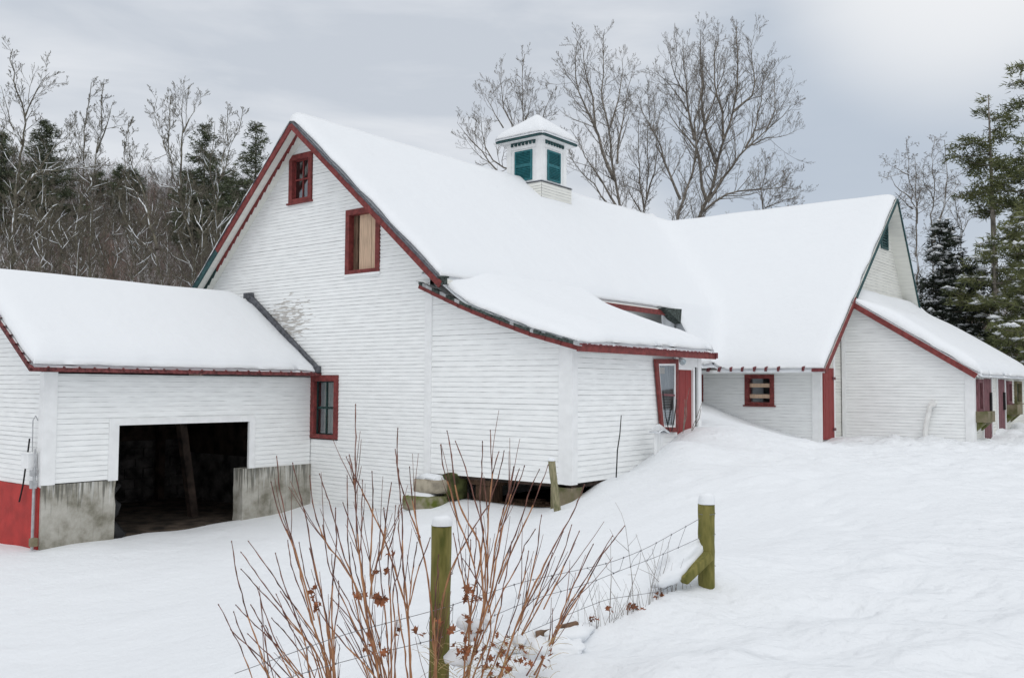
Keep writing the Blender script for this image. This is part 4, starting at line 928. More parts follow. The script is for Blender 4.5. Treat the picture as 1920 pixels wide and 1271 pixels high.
def branch_from(T, rs, P, R, n, lev, L_, up, wig, kids, spread, rmin, t0=.15, rk=.6):
    for j in range(n):
        t = t0 + (1 - t0) * (j + rs.random()) / n; f = t * (len(P) - 1); i = min(int(f), len(P) - 2); q = P[i] + (P[i + 1] - P[i]) * (f - i)
        tdir = unit(P[i + 1] - P[i]); side = unit(np.cross(tdir, rs.normal(0, 1, 3))); a = rad(rs.uniform(*spread))
        d = unit(tdir * math.cos(a) + side * math.sin(a)); rr0 = max(rmin, min((R[i] + (R[i + 1] - R[i]) * (f - i)) * rk, .0105 * L_))
        grow(T, rs, q, d, L_ * rs.uniform(.6, 1.15) * (1.15 - .78 * t), rr0, lev + 1, up, wig, kids, spread, rmin)
def guided_tree(name, guides, depth, r0, label, group, seed, m=M_BARK, dens=1.0, twl=2.4, kids=(0, 5, 4, 3), jit=.5, snow=False, up=.13, spread=(22, 55), rmin=.007, zscale=1.0, base=None, dspread=2.5):
    """limbs follow hand drawn lines (pixel lists with width factor) set at the tree's own distance; twigs grow from them"""
    rs = np.random.default_rng(seed); T = Tubes(); first = None; S = Tubes()
    for gi, (rf, pts) in enumerate(guides):
        dd = rs.uniform(-1, 1) * dspread if gi else 0; n = len(pts)
        W_ = np.array([at(px, py, depth + dd * (k / (n - 1)) ** 1.0) for k, (px, py) in enumerate(pts)])
        if gi == 0:
            gz = float(ground_z(W_[0, 0], W_[0, 1])); bx = W_[0].copy() if base is None else np.array(base); bx[2] = gz - .3; 
            W_ = np.vstack([bx, W_]); first = bx
        if gi or Lg_est(W_) > 14: W_[-1] = W_[-2] + (W_[-1] - W_[-2]) * .72
        P, Lg = resample(W_, max(6, int(Lg_est(W_) / (.45 if snow else .8))))
        P[1:-1] += rs.normal(0, .05 if snow else .045, (len(P) - 2, 3)) * min(1, Lg / 5)
        ra = min(r0 * rf, .021 * Lg + .01) * (.6 if snow else .62); R = ra * (1 - .90 * np.linspace(0, 1, len(P)) ** .75) + rmin * .6; T.add(P, R)
        nb = int(Lg * 2.5 * dens); k0 = .35 if gi == 0 else .12
        branch_from(T, rs, P, R, nb, 0, twl, up, .15, kids, spread, rmin, t0=k0, rk=.5)
    root = thing(name, first + np.array([0, 0, .3]), label, 'tree', group)
    V, Fq_ = T.mesh(); part_np('branches', V, Fq_, m, root)
    if snow:
        for P, R in T.l:
            if R[0] < .0085: continue
            Q, lg = resample(P, max(4, int(Lg_est(P) / .22))); RQ = np.interp(np.linspace(0, 1, len(Q)), np.linspace(0, 1, len(P)), R); k = 0
            while k < len(Q) - 3:
                n_ = int(rs.integers(3, 7)); b_ = min(len(Q), k + n_); dv = unit(Q[b_ - 1] - Q[k]); flat = math.hypot(dv[0], dv[1])
                if rs.random() < (.5 + .6 * flat) * (1 if R[0] > .02 else .7) and b_ - k >= 3:
                    rr_q = np.maximum(RQ[k:b_] * .8, .014) * (.7 + .5 * flat) * rs.uniform(.5, 1.35, b_ - k); rr_q[0] *= .3; rr_q[-1] *= .3
                    side = unit(np.array([-dv[0] * 0 + rs.normal(0, .3), -1, 0])) * (1 - flat)
                    S.add(Q[k:b_] + (np.array([0, 0, 1]) * flat + side) * (RQ[k:b_, None] * .8 + .004), rr_q)
                k = b_ - 1 + int(rs.integers(0, 3 if flat > .4 else 6))
        if S.l: V, Fq_ = S.mesh(((.05, 5), (0, 4))); part_np('branch_snow', V, Fq_, M_RSNOW, root)['kind'] = 'stuff'
    return root
def Lg_est(W_): return float(np.linalg.norm(np.diff(W_, axis=0), axis=1).sum()) + 1e-6
def part_np(name, V, Fq_, m, parent): return finish(name, V, Fq_, m, parent)

zc = lambda L_: [(820 + a / 2.667, b / 2.667) for a, b in L_]       # measured on an enlarged crop
GR = 'tall bare trees behind the barn ridge'
guided_tree('bare_tree', [
 (1.0, zc([(1305, 1100), (1350, 1010), (1385, 900), (1410, 770), (1430, 700), (1470, 600), (1490, 500), (1500, 400), (1500, 250), (1495, 90)])),
 (.5, zc([(1395, 820), (1350, 700), (1320, 560), (1325, 400), (1310, 250), (1320, 110)])),
 (.5, zc([(1430, 700), (1425, 560), (1390, 430), (1380, 300), (1410, 190), (1400, 120)])),
 (.6, zc([(1350, 1010), (1440, 880), (1540, 740), (1640, 660), (1720, 590), (1790, 500)])),
 (.45, zc([(1540, 740), (1640, 690), (1740, 680), (1820, 640)])),
 (.5, zc([(1330, 1060), (1420, 980), (1500, 955), (1620, 955), (1720, 930), (1830, 960)])),
 (.35, zc([(1480, 560), (1560, 500), (1590, 400), (1570, 250), (1590, 150)])),
 (.35, zc([(1640, 660), (1690, 560), (1690, 430), (1680, 330)])),
 (.45, zc([(1345, 1000), (1310, 860), (1300, 720), (1360, 560), (1400, 450), (1440, 330), (1460, 200)])),
 (.35, zc([(1540, 740), (1600, 620), (1620, 480), (1640, 330)])),
], 62, .42, 'widest bare tree behind the barn with forking limbs spreading to the right', GR, 11, dens=1.0, twl=3.4, kids=(0, 5, 4, 3), rmin=.0058)
guided_tree('bare_tree', [
 (1.0, zc([(1190, 1110), (1230, 990), (1270, 880), (1290, 740), (1290, 600), (1320, 480), (1330, 380), (1310, 250)])),
 (.55, zc([(1285, 700), (1250, 500), (1240, 380), (1230, 260), (1225, 160)])),
 (.5, zc([(1215, 1000), (1160, 880), (1130, 760), (1080, 660), (1020, 560), (1000, 450)])),
 (.35, zc([(1245, 470), (1190, 400), (1170, 300), (1130, 180)])),
 (.4, zc([(1290, 740), (1210, 640), (1150, 560), (1130, 430)])),
 (.3, zc([(1080, 660), (1090, 540), (1070, 450)])),
 (.3, zc([(1250, 560), (1200, 470), (1120, 380), (1070, 330)])),
], 60, .34, 'bare tree with a leaning brown trunk just left of the widest one', GR, 12, dens=1.0, twl=3.0, rmin=.0058)
guided_tree('bare_tree', [
 (1.0, zc([(920, 1060), (885, 900), (865, 780), (860, 650), (830, 520), (825, 400), (830, 250), (830, 150)])),
 (.6, zc([(885, 900), (840, 800), (790, 640), (740, 530), (700, 450), (690, 330), (700, 180)])),
 (.4, zc([(790, 640), (780, 500), (740, 370), (730, 260), (670, 160)])),
 (.45, zc([(865, 640), (910, 500), (930, 380), (925, 260)])),
 (.45, zc([(900, 820), (920, 650), (950, 480), (985, 330)])),
 (.5, zc([(900, 1040), (820, 900), (740, 790), (700, 690), (650, 630)])),
 (.35, zc([(860, 1030), (780, 920), (700, 850), (650, 760)])),
 (.3, zc([(700, 450), (650, 380), (620, 300)])),
], 58, .32, 'slender many stemmed bare tree right behind the cupola', GR, 13, dens=1.0, twl=2.7, rmin=.0058)
guided_tree('bare_tree', [
 (1.0, zc([(1030, 1090), (1045, 950), (1060, 820), (1050, 700), (1060, 560), (1050, 440)])),
 (.6, zc([(1035, 1050), (1005, 850), (1000, 650), (1020, 520)])), (.6, zc([(1045, 1000), (1090, 850), (1110, 720), (1110, 600)])), (.5, zc([(1030, 1080), (960, 960), (940, 860)])),
], 66, .2, 'small thin bare tree between the cupola tree and the leaning one', GR, 14, dens=1.1, twl=2.4, rmin=.0058)
guided_tree('bare_tree', [
 (1.0, zc([(400, 900), (430, 700), (430, 600), (422, 450), (430, 350), (440, 240)])),
 (.6, zc([(400, 800), (380, 640), (330, 540), (320, 440), (305, 330)])),
 (.6, zc([(410, 850), (300, 840), (250, 770), (220, 640), (215, 540)])),
 (.4, zc([(300, 855), (200, 730), (120, 650), (90, 600)])),
 (.5, zc([(415, 800), (500, 680), (540, 560), (590, 430)])), (.4, zc([(330, 640), (260, 520), (230, 450)])), (.45, zc([(430, 640), (470, 500), (480, 420)])),
], 58, .24, 'bare tree farthest left behind the main roof, half hidden by the cupola', GR, 15, dens=1.0, twl=2.6, rmin=.0058)
guided_tree('bare_tree', [
 (1.0, zc([(1625, 1070), (1680, 980), (1740, 900), (1780, 850)])), (.8, zc([(1630, 1055), (1620, 950), (1650, 850), (1640, 780)])), (.7, zc([(1640, 1040), (1740, 1000), (1840, 990)])),
], 58, .14, 'low twiggy bare tree over the cross wing ridge', GR, 16, dens=1.6, twl=2.3, rmin=.0058)

zl = lambda L_: [(a / 2.648, 60 + b / 2.648) for a, b in L_]
GL = 'snow dusted bare trees behind the garage'
guided_tree('bare_tree', [
 (1.0, zl([(60, 1170), (65, 1000), (80, 800), (90, 700), (110, 560), (125, 420), (90, 300), (65, 200), (62, 40)])),
 (.45, zl([(125, 420), (160, 330), (210, 240), (260, 190)])),
 (.6, zl([(80, 820), (140, 740), (210, 700), (350, 680), (480, 660), (550, 660)])),
 (.5, zl([(150, 740), (220, 640), (290, 550), (370, 480)])),
 (.4, zl([(85, 830), (40, 760), (0, 720), (-60, 700)])),
 (.4, zl([(95, 700), (40, 640), (0, 560), (-40, 480)])),
 (.4, zl([(110, 560), (50, 450), (20, 330), (0, 250)])),
 (.4, zl([(90, 930), (160, 830), (230, 810), (300, 800)])), (.35, zl([(80, 880), (130, 970), (180, 1090)])),
], 40, .24, 'large pale barked tree at the left edge with long snow covered limbs', GL, 21, m=M_BARKL, twl=1.9, snow=True, rmin=.0055)
guided_tree('bare_tree', [
 (1.0, zl([(375, 1200), (390, 950), (410, 800), (415, 600), (420, 450), (450, 300), (455, 230)])), (.5, zl([(415, 600), (380, 520), (350, 400)])), (.4, zl([(410, 760), (450, 820), (480, 830)])), (.4, zl([(400, 820), (360, 700), (340, 640)])),
], 43, .17, 'thin upright tree standing left of its taller twin behind the garage', GL, 22, m=M_BARKL, twl=1.6, snow=True, rmin=.0055)
guided_tree('bare_tree', [
 (1.0, zl([(450, 1210), (450, 950), (460, 750), (490, 550), (510, 350), (520, 190)])), (.5, zl([(480, 600), (540, 450), (560, 330)])), (.5, zl([(460, 750), (400, 620), (390, 480)])), (.4, zl([(450, 900), (490, 880), (520, 860)])),
], 42, .16, 'tall thin tree with one straight snowy trunk, right of its twin', GL, 23, m=M_BARKL, twl=1.6, snow=True, rmin=.0055)
guided_tree('bare_tree', [
 (1.0, zl([(965, 1250), (960, 1030), (920, 900), (880, 780), (850, 650), (840, 500), (850, 250)])), (.5, zl([(920, 900), (960, 800), (1010, 780)])), (.5, zl([(900, 780), (900, 600), (910, 400), (910, 260)])), (.45, zl([(850, 650), (790, 500), (760, 400), (790, 290)])), (.4, zl([(880, 780), (800, 770), (740, 720)])), (.4, zl([(940, 960), (900, 890), (760, 905)])),
 (.4, zl([(910, 500), (960, 400), (970, 300)])),
], 40, .17, 'forked snow dusted tree in the middle of the gap between garage and gable', GL, 24, m=M_BARKL, twl=1.7, snow=True, rmin=.0055)
guided_tree('bare_tree', [
 (1.0, zl([(810, 1250), (750, 1100), (650, 1000), (600, 860), (590, 810)])), (.8, zl([(780, 1080), (740, 900), (680, 800), (560, 740)])), (.5, zl([(740, 900), (700, 760), (650, 650), (630, 560), (640, 440)])), (.4, zl([(650, 1000), (700, 900)])),
], 36, .12, 'crooked leaning tree with bright snow along its bent limbs', GL, 25, m=M_BARKL, twl=1.3, snow=True, rmin=.0055)
guided_tree('bare_tree', [
 (1.0, zl([(1060, 1120), (1080, 850), (1095, 720), (1150, 560), (1200, 450), (1210, 350)])), (.6, zl([(1095, 720), (1110, 600), (1140, 340)])), (.5, zl([(1075, 900), (1010, 800), (960, 840)])), (.4, zl([(1080, 850), (1040, 700), (1060, 560), (1070, 400)])), (.4, zl([(1060, 1000), (1140, 900), (1200, 800)])),
], 38, .14, 'pale bare tree nearest the gable rake', GL, 26, m=M_BARKL, twl=1.5, snow=True, rmin=.0055)
for i, (gd, lb) in enumerate([([(200, 1150), (200, 950), (220, 780), (200, 640)], 'small snow dusted sapling just right of the large pale tree'), ([(300, 1200), (310, 1080), (290, 950), (340, 860)], 'low branching sapling left of the thin twin trees'), ([(660, 1230), (680, 1100), (640, 960), (620, 700), (640, 440)], 'thin brown sapling between the twin trees and the crooked tree'), ([(1000, 1200), (1010, 1000), (980, 820)], 'short snowy sapling close to the gable soffit'), ([(250, 1190), (240, 1000), (270, 880)], 'leaning snowy sapling with pale bark below the long limb')]):
    guided_tree('sapling', [(1.0, zl(gd)), (.6, zl([gd[1], (gd[1][0] + 60, gd[1][1] - 80), (gd[1][0] + 110, gd[1][1] - 110)])), (.6, zl([gd[1], (gd[1][0] - 50, gd[1][1] - 90), (gd[1][0] - 70, gd[1][1] - 150)]))], 34 + 2 * (i % 3), .07, lb, 'saplings behind the garage', 60 + i, m=M_BARKL, twl=1.2, snow=True, rmin=.008)
rq = random.Random(77)
ORD = 'leftmost second third fourth fifth sixth seventh eighth ninth tenth eleventh twelfth thirteenth fourteenth fifteenth sixteenth seventeenth eighteenth nineteenth rightmost'.split()
for i in range(20):      # thicket of thin young trees carrying snow, all of one look
    px = 12 + i * 23 + rq.uniform(-8, 8); top = rq.uniform(330, 430); lean = rq.uniform(-26, 26); b = 535
    m1 = (px + lean * .4 + rq.uniform(-8, 8), b - (b - top) * .45)
    guided_tree('young_tree', [(1.0, [(px, b), m1, (px + lean, top)]), (.6, [m1, (m1[0] + rq.uniform(15, 40), m1[1] - rq.uniform(20, 60)), (m1[0] + rq.uniform(30, 60), m1[1] - rq.uniform(50, 100))]), (.6, [(px + 1, b - 25), (px - rq.uniform(12, 35), b - rq.uniform(50, 80)), (px - rq.uniform(20, 50), b - rq.uniform(90, 150))])],
        rq.uniform(36, 50), .055, 'thin young snowy tree behind the garage roof, ' + ORD[i] + (' of its row' if i in (0, 19) else ' of its row from the left'), 'young trees in the thicket behind the garage', 200 + i, m=M_BARKL, twl=1.1, snow=True, rmin=.0055, dens=1.2)
# right of the barn
zr2 = lambda L_: [(1540 + a / 2.192, 100 + b / 2.192) for a, b in L_]
GB = 'dead looking trees beside the pines'
guided_tree('bare_tree', [(1.0, zr2([(395, 880), (390, 700), (375, 600), (360, 500), (355, 400), (350, 340)])), (.7, zr2([(392, 700), (385, 520), (382, 380)])), (.35, zr2([(375, 640), (330, 600), (290, 560)])), (.35, zr2([(370, 600), (300, 540), (270, 460)])), (.4, zr2([(390, 640), (410, 560), (415, 500)])), (.3, zr2([(360, 500), (300, 470), (270, 455)]))],
 50, .17, 'double stemmed bare tree just right of the far gable peak', GB, 31, twl=1.7, snow=True, rmin=.0055, spread=(45, 85), up=.05)
guided_tree('bare_tree', [(1.0, zr2([(460, 820), (455, 650), (470, 540), (450, 430), (475, 310)])), (.8, zr2([(465, 780), (500, 650), (510, 500), (505, 300)])), (.35, zr2([(500, 640), (550, 560), (560, 510)])), (.35, zr2([(460, 600), (420, 520), (415, 440)]))],
 50, .16, 'bare tree with two parallel stems above the dark snowy spruce', GB, 32, twl=1.6, snow=True, rmin=.0055, spread=(40, 80), up=.05)
guided_tree('bare_tree', [(1.0, zr2([(575, 830), (570, 700), (550, 590)])), (.7, zr2([(572, 760), (600, 690), (640, 640)])), (.6, zr2([(570, 720), (540, 660)]))],
 44, .08, 'thin bent bare tree between the spruce and the pine trunk', GB, 33, twl=1.3, snow=True, rmin=.0055)

# ------------------------------------------------------------------ conifers
GC = 'dark conifers on the wooded hill'
def leaf_tris(C_, Dr, n, ln, wd, rs, sprd=.7):
    """n thin triangles per clump centre C_ pointing roughly along Dr"""
    m_ = len(C_); c = np.repeat(C_, n, 0); d = np.repeat(Dr, n, 0) + rs.normal(0, sprd, (m_ * n, 3)); d /= np.linalg.norm(d, axis=1, keepdims=True)
    s_ = np.cross(d, rs.normal(0, 1, (m_ * n, 3))); s_ /= np.linalg.norm(s_, axis=1, keepdims=True) + 1e-9
    L_ = ln * rs.uniform(.6, 1.2, (m_ * n, 1)); c = c + rs.normal(0, ln * .35, (m_ * n, 3))
    V = np.stack([c - s_ * wd, c + s_ * wd, c + d * L_], 1).reshape(-1, 3); return V, np.arange(len(V)).reshape(-1, 3)
def blobs(C_, s_, rs):
    """irregular flattened lumps of snow"""
    m_ = len(C_); an = np.arange(5) * 2 * math.pi / 5
    ring = np.stack([np.cos(an), np.sin(an), np.zeros(5)], 1)
    base = np.vstack([[0, 0, .55], ring, [0, 0, -.35]]); V = base[None] * rs.uniform(.7, 1.3, (m_, 7, 1)) * s_[:, None, None] * np.array([1, 1, .75]) * rs.uniform(.6, 1.4, (m_, 1, 3)) + C_[:, None]
    f = [(0, 1 + k, 1 + (k + 1) % 5) for k in range(5)] + [(6, 1 + (k + 1) % 5, 1 + k) for k in range(5)]
    return V.reshape(-1, 3), (np.array(f)[None] + 7 * np.arange(m_)[:, None, None]).reshape(-1, 3)
def conifer(name, px, ytop, ybase, depth, half_px, label, group, seed, m=M_NEEDLE, kind='spruce', snow=.2, trunk_r=.18, gaps=.0, bark=M_BARK, dens=1.0, crown0=None, clump=1.0):
    rs = np.random.default_rng(seed); top = at(px, ytop, depth); gz = float(ground_z(top[0], top[1])); base = np.array([top[0] + rs.uniform(-.2, .2), top[1], gz - .2])
    Hh = top[2] - gz; R_ = half_px / F * depth; zb = at(px, ybase, depth)[2] if ybase else gz + 1
    T = Tubes(); tp, _ = resample([base, (base + top) / 2 + rs.normal(0, .06, 3), top], 10); T.add(tp, np.linspace(trunk_r, .02, 10))
    CC, DD, SN, SS = [], [], [], []
    z = top[2] - .15; k = 0; span = top[2] - zb
    lob = rs.uniform(.6, 1.25, 8) if group != GC else rs.uniform(.8, 1.15, 8)
    while z > zb:
        f = (top[2] - z) / span; prof = (f ** .8 * (1 - .3 * smooth(.7, 1, f) * (group == GC)) if kind == 'spruce' else min(1, .25 + 1.5 * f) * (1 if f < .75 else 1 - (f - .75) * 1.2))
        nb = int((5 if kind == 'spruce' else 4) * (1 + f) * dens)
        for j in range(nb):
            if rs.random() < gaps: continue
            a = rs.uniform(0, 2 * math.pi); L_ = R_ * prof * rs.uniform(.65, 1.15) * lob[int(a / 2 / math.pi * 8) % 8] + .25
            dz = (-.25 if kind == 'spruce' else .12); d = unit(np.array([math.cos(a), math.sin(a), dz + rs.normal(0, .1)]))
            i = (z - base[2]) / (top[2] - base[2]); p0 = base + (top - base) * i; P = [p0]
            for q in range(4): d = unit(d + np.array([0, 0, .10 if kind == 'spruce' else -.02]) + rs.normal(0, .07, 3)); P.append(P[-1] + d * L_ / 4)
            P = np.array(P); T.add(P, np.linspace(max(.012, .022 * L_), .008, 5))
            step = .30 * clump; n_ = max(2, int(L_ / step)); t0 = .15 if kind == 'spruce' else .35
            for t in np.linspace(t0, 1, n_):
                c = np.array([np.interp(t * 4, range(5), P[:, ii]) for ii in range(3)]); sd_ = unit(np.cross(d, [0, 0, 1])); wv = L_ * .28 * (1 - .5 * t) * (1 if kind == 'spruce' else 1.1)
                for s_ in (-1, 0, 1):
                    cc = c + sd_ * s_ * wv * rs.uniform(.5, 1.1) + np.array([0, 0, rs.normal(0, .05)]); CC.append(cc); DD.append(unit(d + sd_ * s_ * .9 + np.array([0, 0, .15 if kind != 'spruce' else -.05])))
                    if rs.random() < snow: SN.append(cc + np.array([0, 0, .12])); SS.append(rs.uniform(.08, .26) * clump)
        z -= (.34 if kind == 'spruce' else .55) * rs.uniform(.7, 1.3); k += 1
    root = thing(name, (base[0], base[1], gz), label, 'tree', group)
    V, Fq_ = T.mesh(); part_np('trunk', V, Fq_, bark, root)
    V, Ft = leaf_tris(np.array(CC), np.array(DD), 9 if kind == 'spruce' else 12, .30 * clump, .028 * clump, rs, .65 if kind == 'spruce' else .8); part_np('needles', V, Ft, m, root)
    if SN: V, Ft = blobs(np.array(SN), np.array(SS), rs); part_np('needle_snow', V, Ft, M_RSNOW, root)['kind'] = 'stuff'
    return root

for i, (px, yt, yb, dp, hp, lb) in enumerate([
 (88, 228, 470, 76, 92, 'dark spruce behind the large pale tree at the left'), (385, 236, 460, 76, 84, 'dense dark spruce standing out against the sky behind the garage'),
 (480, 232, 470, 70, 80, 'open branched spruce closest to the gable peak'), (4, 250, 470, 76, 80, 'dark spruce cut by the left edge'),
 (226, 312, 420, 88, 42, 'small spruce left of the gap in the tree line'), (252, 318, 420, 88, 40, 'small spruce right beside its equal in the tree line'), (188, 322, 430, 85, 50, 'low spruce behind the thin twin trees'), (432, 318, 450, 80, 60, 'short spruce between the two taller ones near the gable')]):
    conifer('spruce_tree', px, yt, yb, dp, hp, lb, GC, 100 + i, snow=.09, gaps=.2 if px != 480 else .35, dens=.95 if px != 480 else .75, clump=1.15, kind='spruce')
conifer('pine_tree', 1853, 178, 400, 46, 50, 'tall green pine with a bare lower trunk, left of the cut off pine', 'green pines at the right', 120, m=M_PINE, kind='pine', snow=.04, gaps=.35, trunk_r=.26, dens=1.0)
conifer('pine_tree', 1925, 118, 640, 42, 78, 'taller green pine cut off by the right edge', 'green pines at the right', 121, m=M_PINE, kind='pine', snow=.06, trunk_r=.3, dens=1.1, gaps=.2)
conifer('pine_tree', 1862, 430, 690, 40, 66, 'broad low pine with snow on its boughs at the foot of the tall pines', 'green pines at the right', 122, m=M_PINE, kind='pine', snow=.38, dens=.9, gaps=.3)
conifer('pine_tree', 1935, 400, 720, 37, 70, 'bushy low pine at the right edge with snowy boughs', 'green pines at the right', 123, m=M_PINE, kind='pine', snow=.34, dens=.9, gaps=.3)
conifer('spruce_tree', 1768, 418, 640, 44, 66, 'dark spruce heavily dotted with snow beside the far gable', 'snowy spruces at the right', 124, m=M_SPRUCE, snow=.42, dens=1.15)
conifer('spruce_tree', 1815, 500, 700, 41, 60, 'lower dark spruce dotted with snow between the far gable and the pines', 'snowy spruces at the right', 125, m=M_SPRUCE, snow=.38, dens=1.0)

# ------------------------------------------------------------------ distant brush (nobody could count it)
def brush(name, n, rmin_, rmax_, amin, amax, hmin, hmax, mats, label, seed, r=.02, snowf=.1):
    rs = np.random.default_rng(seed); tmpl = []
    for t in range(5):
        T = Tubes(); rr_ = np.random.default_rng(seed + t)
        for s_ in range(3):
            P = [np.zeros(3)]; d = unit(np.array([rr_.normal(0, .25), rr_.normal(0, .25), 1]))
            for k in range(4): d = unit(d + rr_.normal(0, .12, 3) + [0, 0, .1]); P.append(P[-1] + d * .25)
            P = np.array(P); T.add(P, np.linspace(.0045, .0010, 5))
            branch_from(T, rr_, P, np.linspace(.0045, .0010, 5), 11, 0, .32, .12, .15, (0, 4), (25, 55), .0009, t0=.2)
        tmpl.append(T.mesh(((0, 3),)))
    Vs, Fs, Ms, off = [], [], [], 0
    for i in range(n):
        a = rad(rs.uniform(amin, amax)); q = math.sqrt(rs.uniform(rmin_ ** 2, rmax_ ** 2)); x, y = CAM[0] + q * math.cos(a), CAM[1] + q * math.sin(a)
        V, Fq_ = tmpl[rs.integers(5)]; h = rs.uniform(hmin, hmax); ph = rs.uniform(0, 6.28); c, s_ = math.cos(ph), math.sin(ph)
        W_ = np.stack([V[:, 0] * c - V[:, 1] * s_, V[:, 0] * s_ + V[:, 1] * c, V[:, 2]], 1) * h + [x, y, float(0)]
        Vs.append(W_); Fs.append(Fq_ + off); off += len(V); Ms.append(np.full(len(Fq_), int(rs.choice(len(mats))))) ; 
        W_[:, 2] += zc_(x, y) - .1
    o = finish(name, np.concatenate(Vs), np.concatenate(Fs), mats, None, M=np.concatenate(Ms)); return tag(o, label, kind='stuff')
_gx = np.linspace(-160, 140, 120); _gy = np.linspace(-80, 170, 120); _GZ = ground_z(*np.meshgrid(_gx, _gy, indexing='ij'))
def zc_(x, y):
    i = np.clip((x + 160) / 300 * 119, 0, 118.99); j = np.clip((y + 80) / 250 * 119, 0, 118.99); a, b = int(i), int(j); u, v = i - a, j - b
    return (_GZ[a, b] * (1 - u) + _GZ[a + 1, b] * u) * (1 - v) + (_GZ[a, b + 1] * (1 - u) + _GZ[a + 1, b + 1] * u) * v
brush('hillside_brush', 1500, 52, 128, 138, 165, 2.5, 5.5, [M_BARKB, M_BRUSHD, M_BRUSHR, M_BARKB], 'brown leafless woods covering the hill behind the garage', 5)
brush('hillside_brush', 500, 52, 110, 94, 112, 3, 7, [M_BARKB, M_BRUSHD, M_BRUSHR], 'brown leafless woods behind the pines at the right', 6)
brush('undergrowth', 260, 40, 52, 139, 165, 2.0, 4.5, [M_BRUSHR, M_BARKB, M_BRUSHR], 'reddish undergrowth just behind the garage', 7)
brush('undergrowth', 90, 42, 56, 95, 108, 2.0, 4.0, [M_BRUSHR, M_BARKB], 'reddish undergrowth below the pines', 8)

# ================================================================== fence and foreground shrub
def post(name, top, base_z, r, m, label, seed, cap=.1, lean=(0, 0), tilt=1):
    rs = np.random.default_rng(seed); n = 16; t = np.array(top, float); b = np.array([t[0] - lean[0], t[1] - lean[1], base_z]); V = []; K = 14
    for k in range(K + 1):
        f = k / K; c = b + (t - b) * f
        for j in range(n):
            a = 2 * math.pi * j / n; q = r * (1 + .05 * math.sin(3 * a + 2 * f + seed) + .03 * rs.normal()); V.append(c + np.array([math.cos(a) * q, math.sin(a) * q, (0 if k < K else .006 * math.sin(a * 2))]))
    Fq_ = [(k * n + j, k * n + (j + 1) % n, (k + 1) * n + (j + 1) % n, (k + 1) * n + j) for k in range(K) for j in range(n)] + [tuple(K * n + j for j in range(n))]
    o = finish(name, V, Fq_, m); tag(o, label, 'fence post')
    if cap:
        V = []; n2 = 18; prof = [(1.02, .0), (1.0, .4), (.92, .75), (.7, .95), (.35, 1.02), (.0, 1.04)]
        for (q, h) in prof:
            for j in range(n2): a = 2 * math.pi * j / n2; V.append(t + np.array([math.cos(a) * r * q * (1 + .05 * math.sin(2 * a + seed)), math.sin(a) * r * q, .002 + cap * h * (1 + .04 * math.sin(a + seed))]))
        Fq_ = [(k * n2 + j, k * n2 + (j + 1) % n2, (k + 1) * n2 + (j + 1) % n2, (k + 1) * n2 + j) for k in range(len(prof) - 1) for j in range(n2)]
        c = finish('snow_cap', V, Fq_, M_RSNOW, o, smooth=True)
    return o
P1 = at(829, 985, 6.0); P2 = at(1325, 945, 7.5); P3 = at(1034, 864, 19.2)
post('fence_post', P1, 2.55, .066, M_POST, 'mossy green fence post standing inside the bare red stemmed shrub', 1, cap=.06, lean=(.01, .01))
post('fence_post', P2, 3.0, .066, M_POST, 'mossy fence post with a tall snow cap in the open snow right of the shrub', 2, cap=.085)
p3b = at(1048, 955, 19.2); post('fence_post', P3, 2.2, .075, M_POSTG, 'pale weathered leaning post in front of the pier at the shed corner', 3, cap=.07, lean=(P3[0] - p3b[0], P3[1] - p3b[1]))
# woven wire
def poly3(px_d, n):
    P = np.array([at(*p) for p in px_d]); Q, _ = resample(P, n); 
    for _ in range(2): Q[1:-1] = (Q[:-2] + 2 * Q[1:-1] + Q[2:]) / 4
    return Q
wires = [poly3([(440, 1262, 5.0), (640, 1190, 5.4), (829, 1140, 5.9), (980, 1090, 6.35), (1085, 1068, 6.7), (1140, 1056, 6.85), (1206, 1031, 7.05), (1262, 1000, 7.25), (1312, 972, 7.45)], 46),
         poly3([(440, 1300, 5.0), (640, 1240, 5.4), (829, 1195, 5.9), (1000, 1122, 6.4), (1097, 1096, 6.72), (1171, 1066, 6.95), (1248, 1037, 7.2), (1312, 1008, 7.45)], 46),
         poly3([(829, 1245, 5.9), (1000, 1180, 6.4), (1066, 1151, 6.6), (1137, 1123, 6.85), (1240, 1108, 7.2), (1312, 1066, 7.45)], 46)]
fen = thing('wire_fence', tuple(at(1060, 1170, 6.6)), 'sagging woven wire strung between the two mossy posts', 'fence')
g = G()
for w_ in wires: g.tube(w_, .0022, 5)
for pz in (962, 1001, 1060): c = at(1325, pz, 7.5); g.tube([c + np.array([math.cos(a), math.sin(a), .04 * math.sin(a)]) * .070 for a in np.linspace(0, 6.28, 17)], .0022, 4)
for pz in (1075, 1142, 1222): c = at(829, pz, 6.0); g.tube([c + np.array([math.cos(a), math.sin(a), .04 * math.sin(a)]) * .070 for a in np.linspace(0, 6.28, 17)], .0022, 4)
rs_ = random.Random(2)
for k in range(3, 44, 2):
    a, b = wires[0][k], wires[1][min(45, max(0, k + rs_.choice((-1, 0, 0, 1))))]; md = (a + b) / 2 + np.array([rs_.uniform(-.03, .03) for _ in range(3)]); g.tube([a, md, b], .0017, 4)
    for q in (a, b): g.tube([q - (0, 0, .006), q + (0, 0, .006)], .005, 5)
    if k > 20 and rs_.random() < .7: c = wires[2][min(45, max(0, int((k - 16) * 1.5)))]; g.tube([b, (b + c) / 2 + [rs_.uniform(-.03, .03), 0, 0], c], .0017, 4)
part('wire', g, M_WIRE, fen)
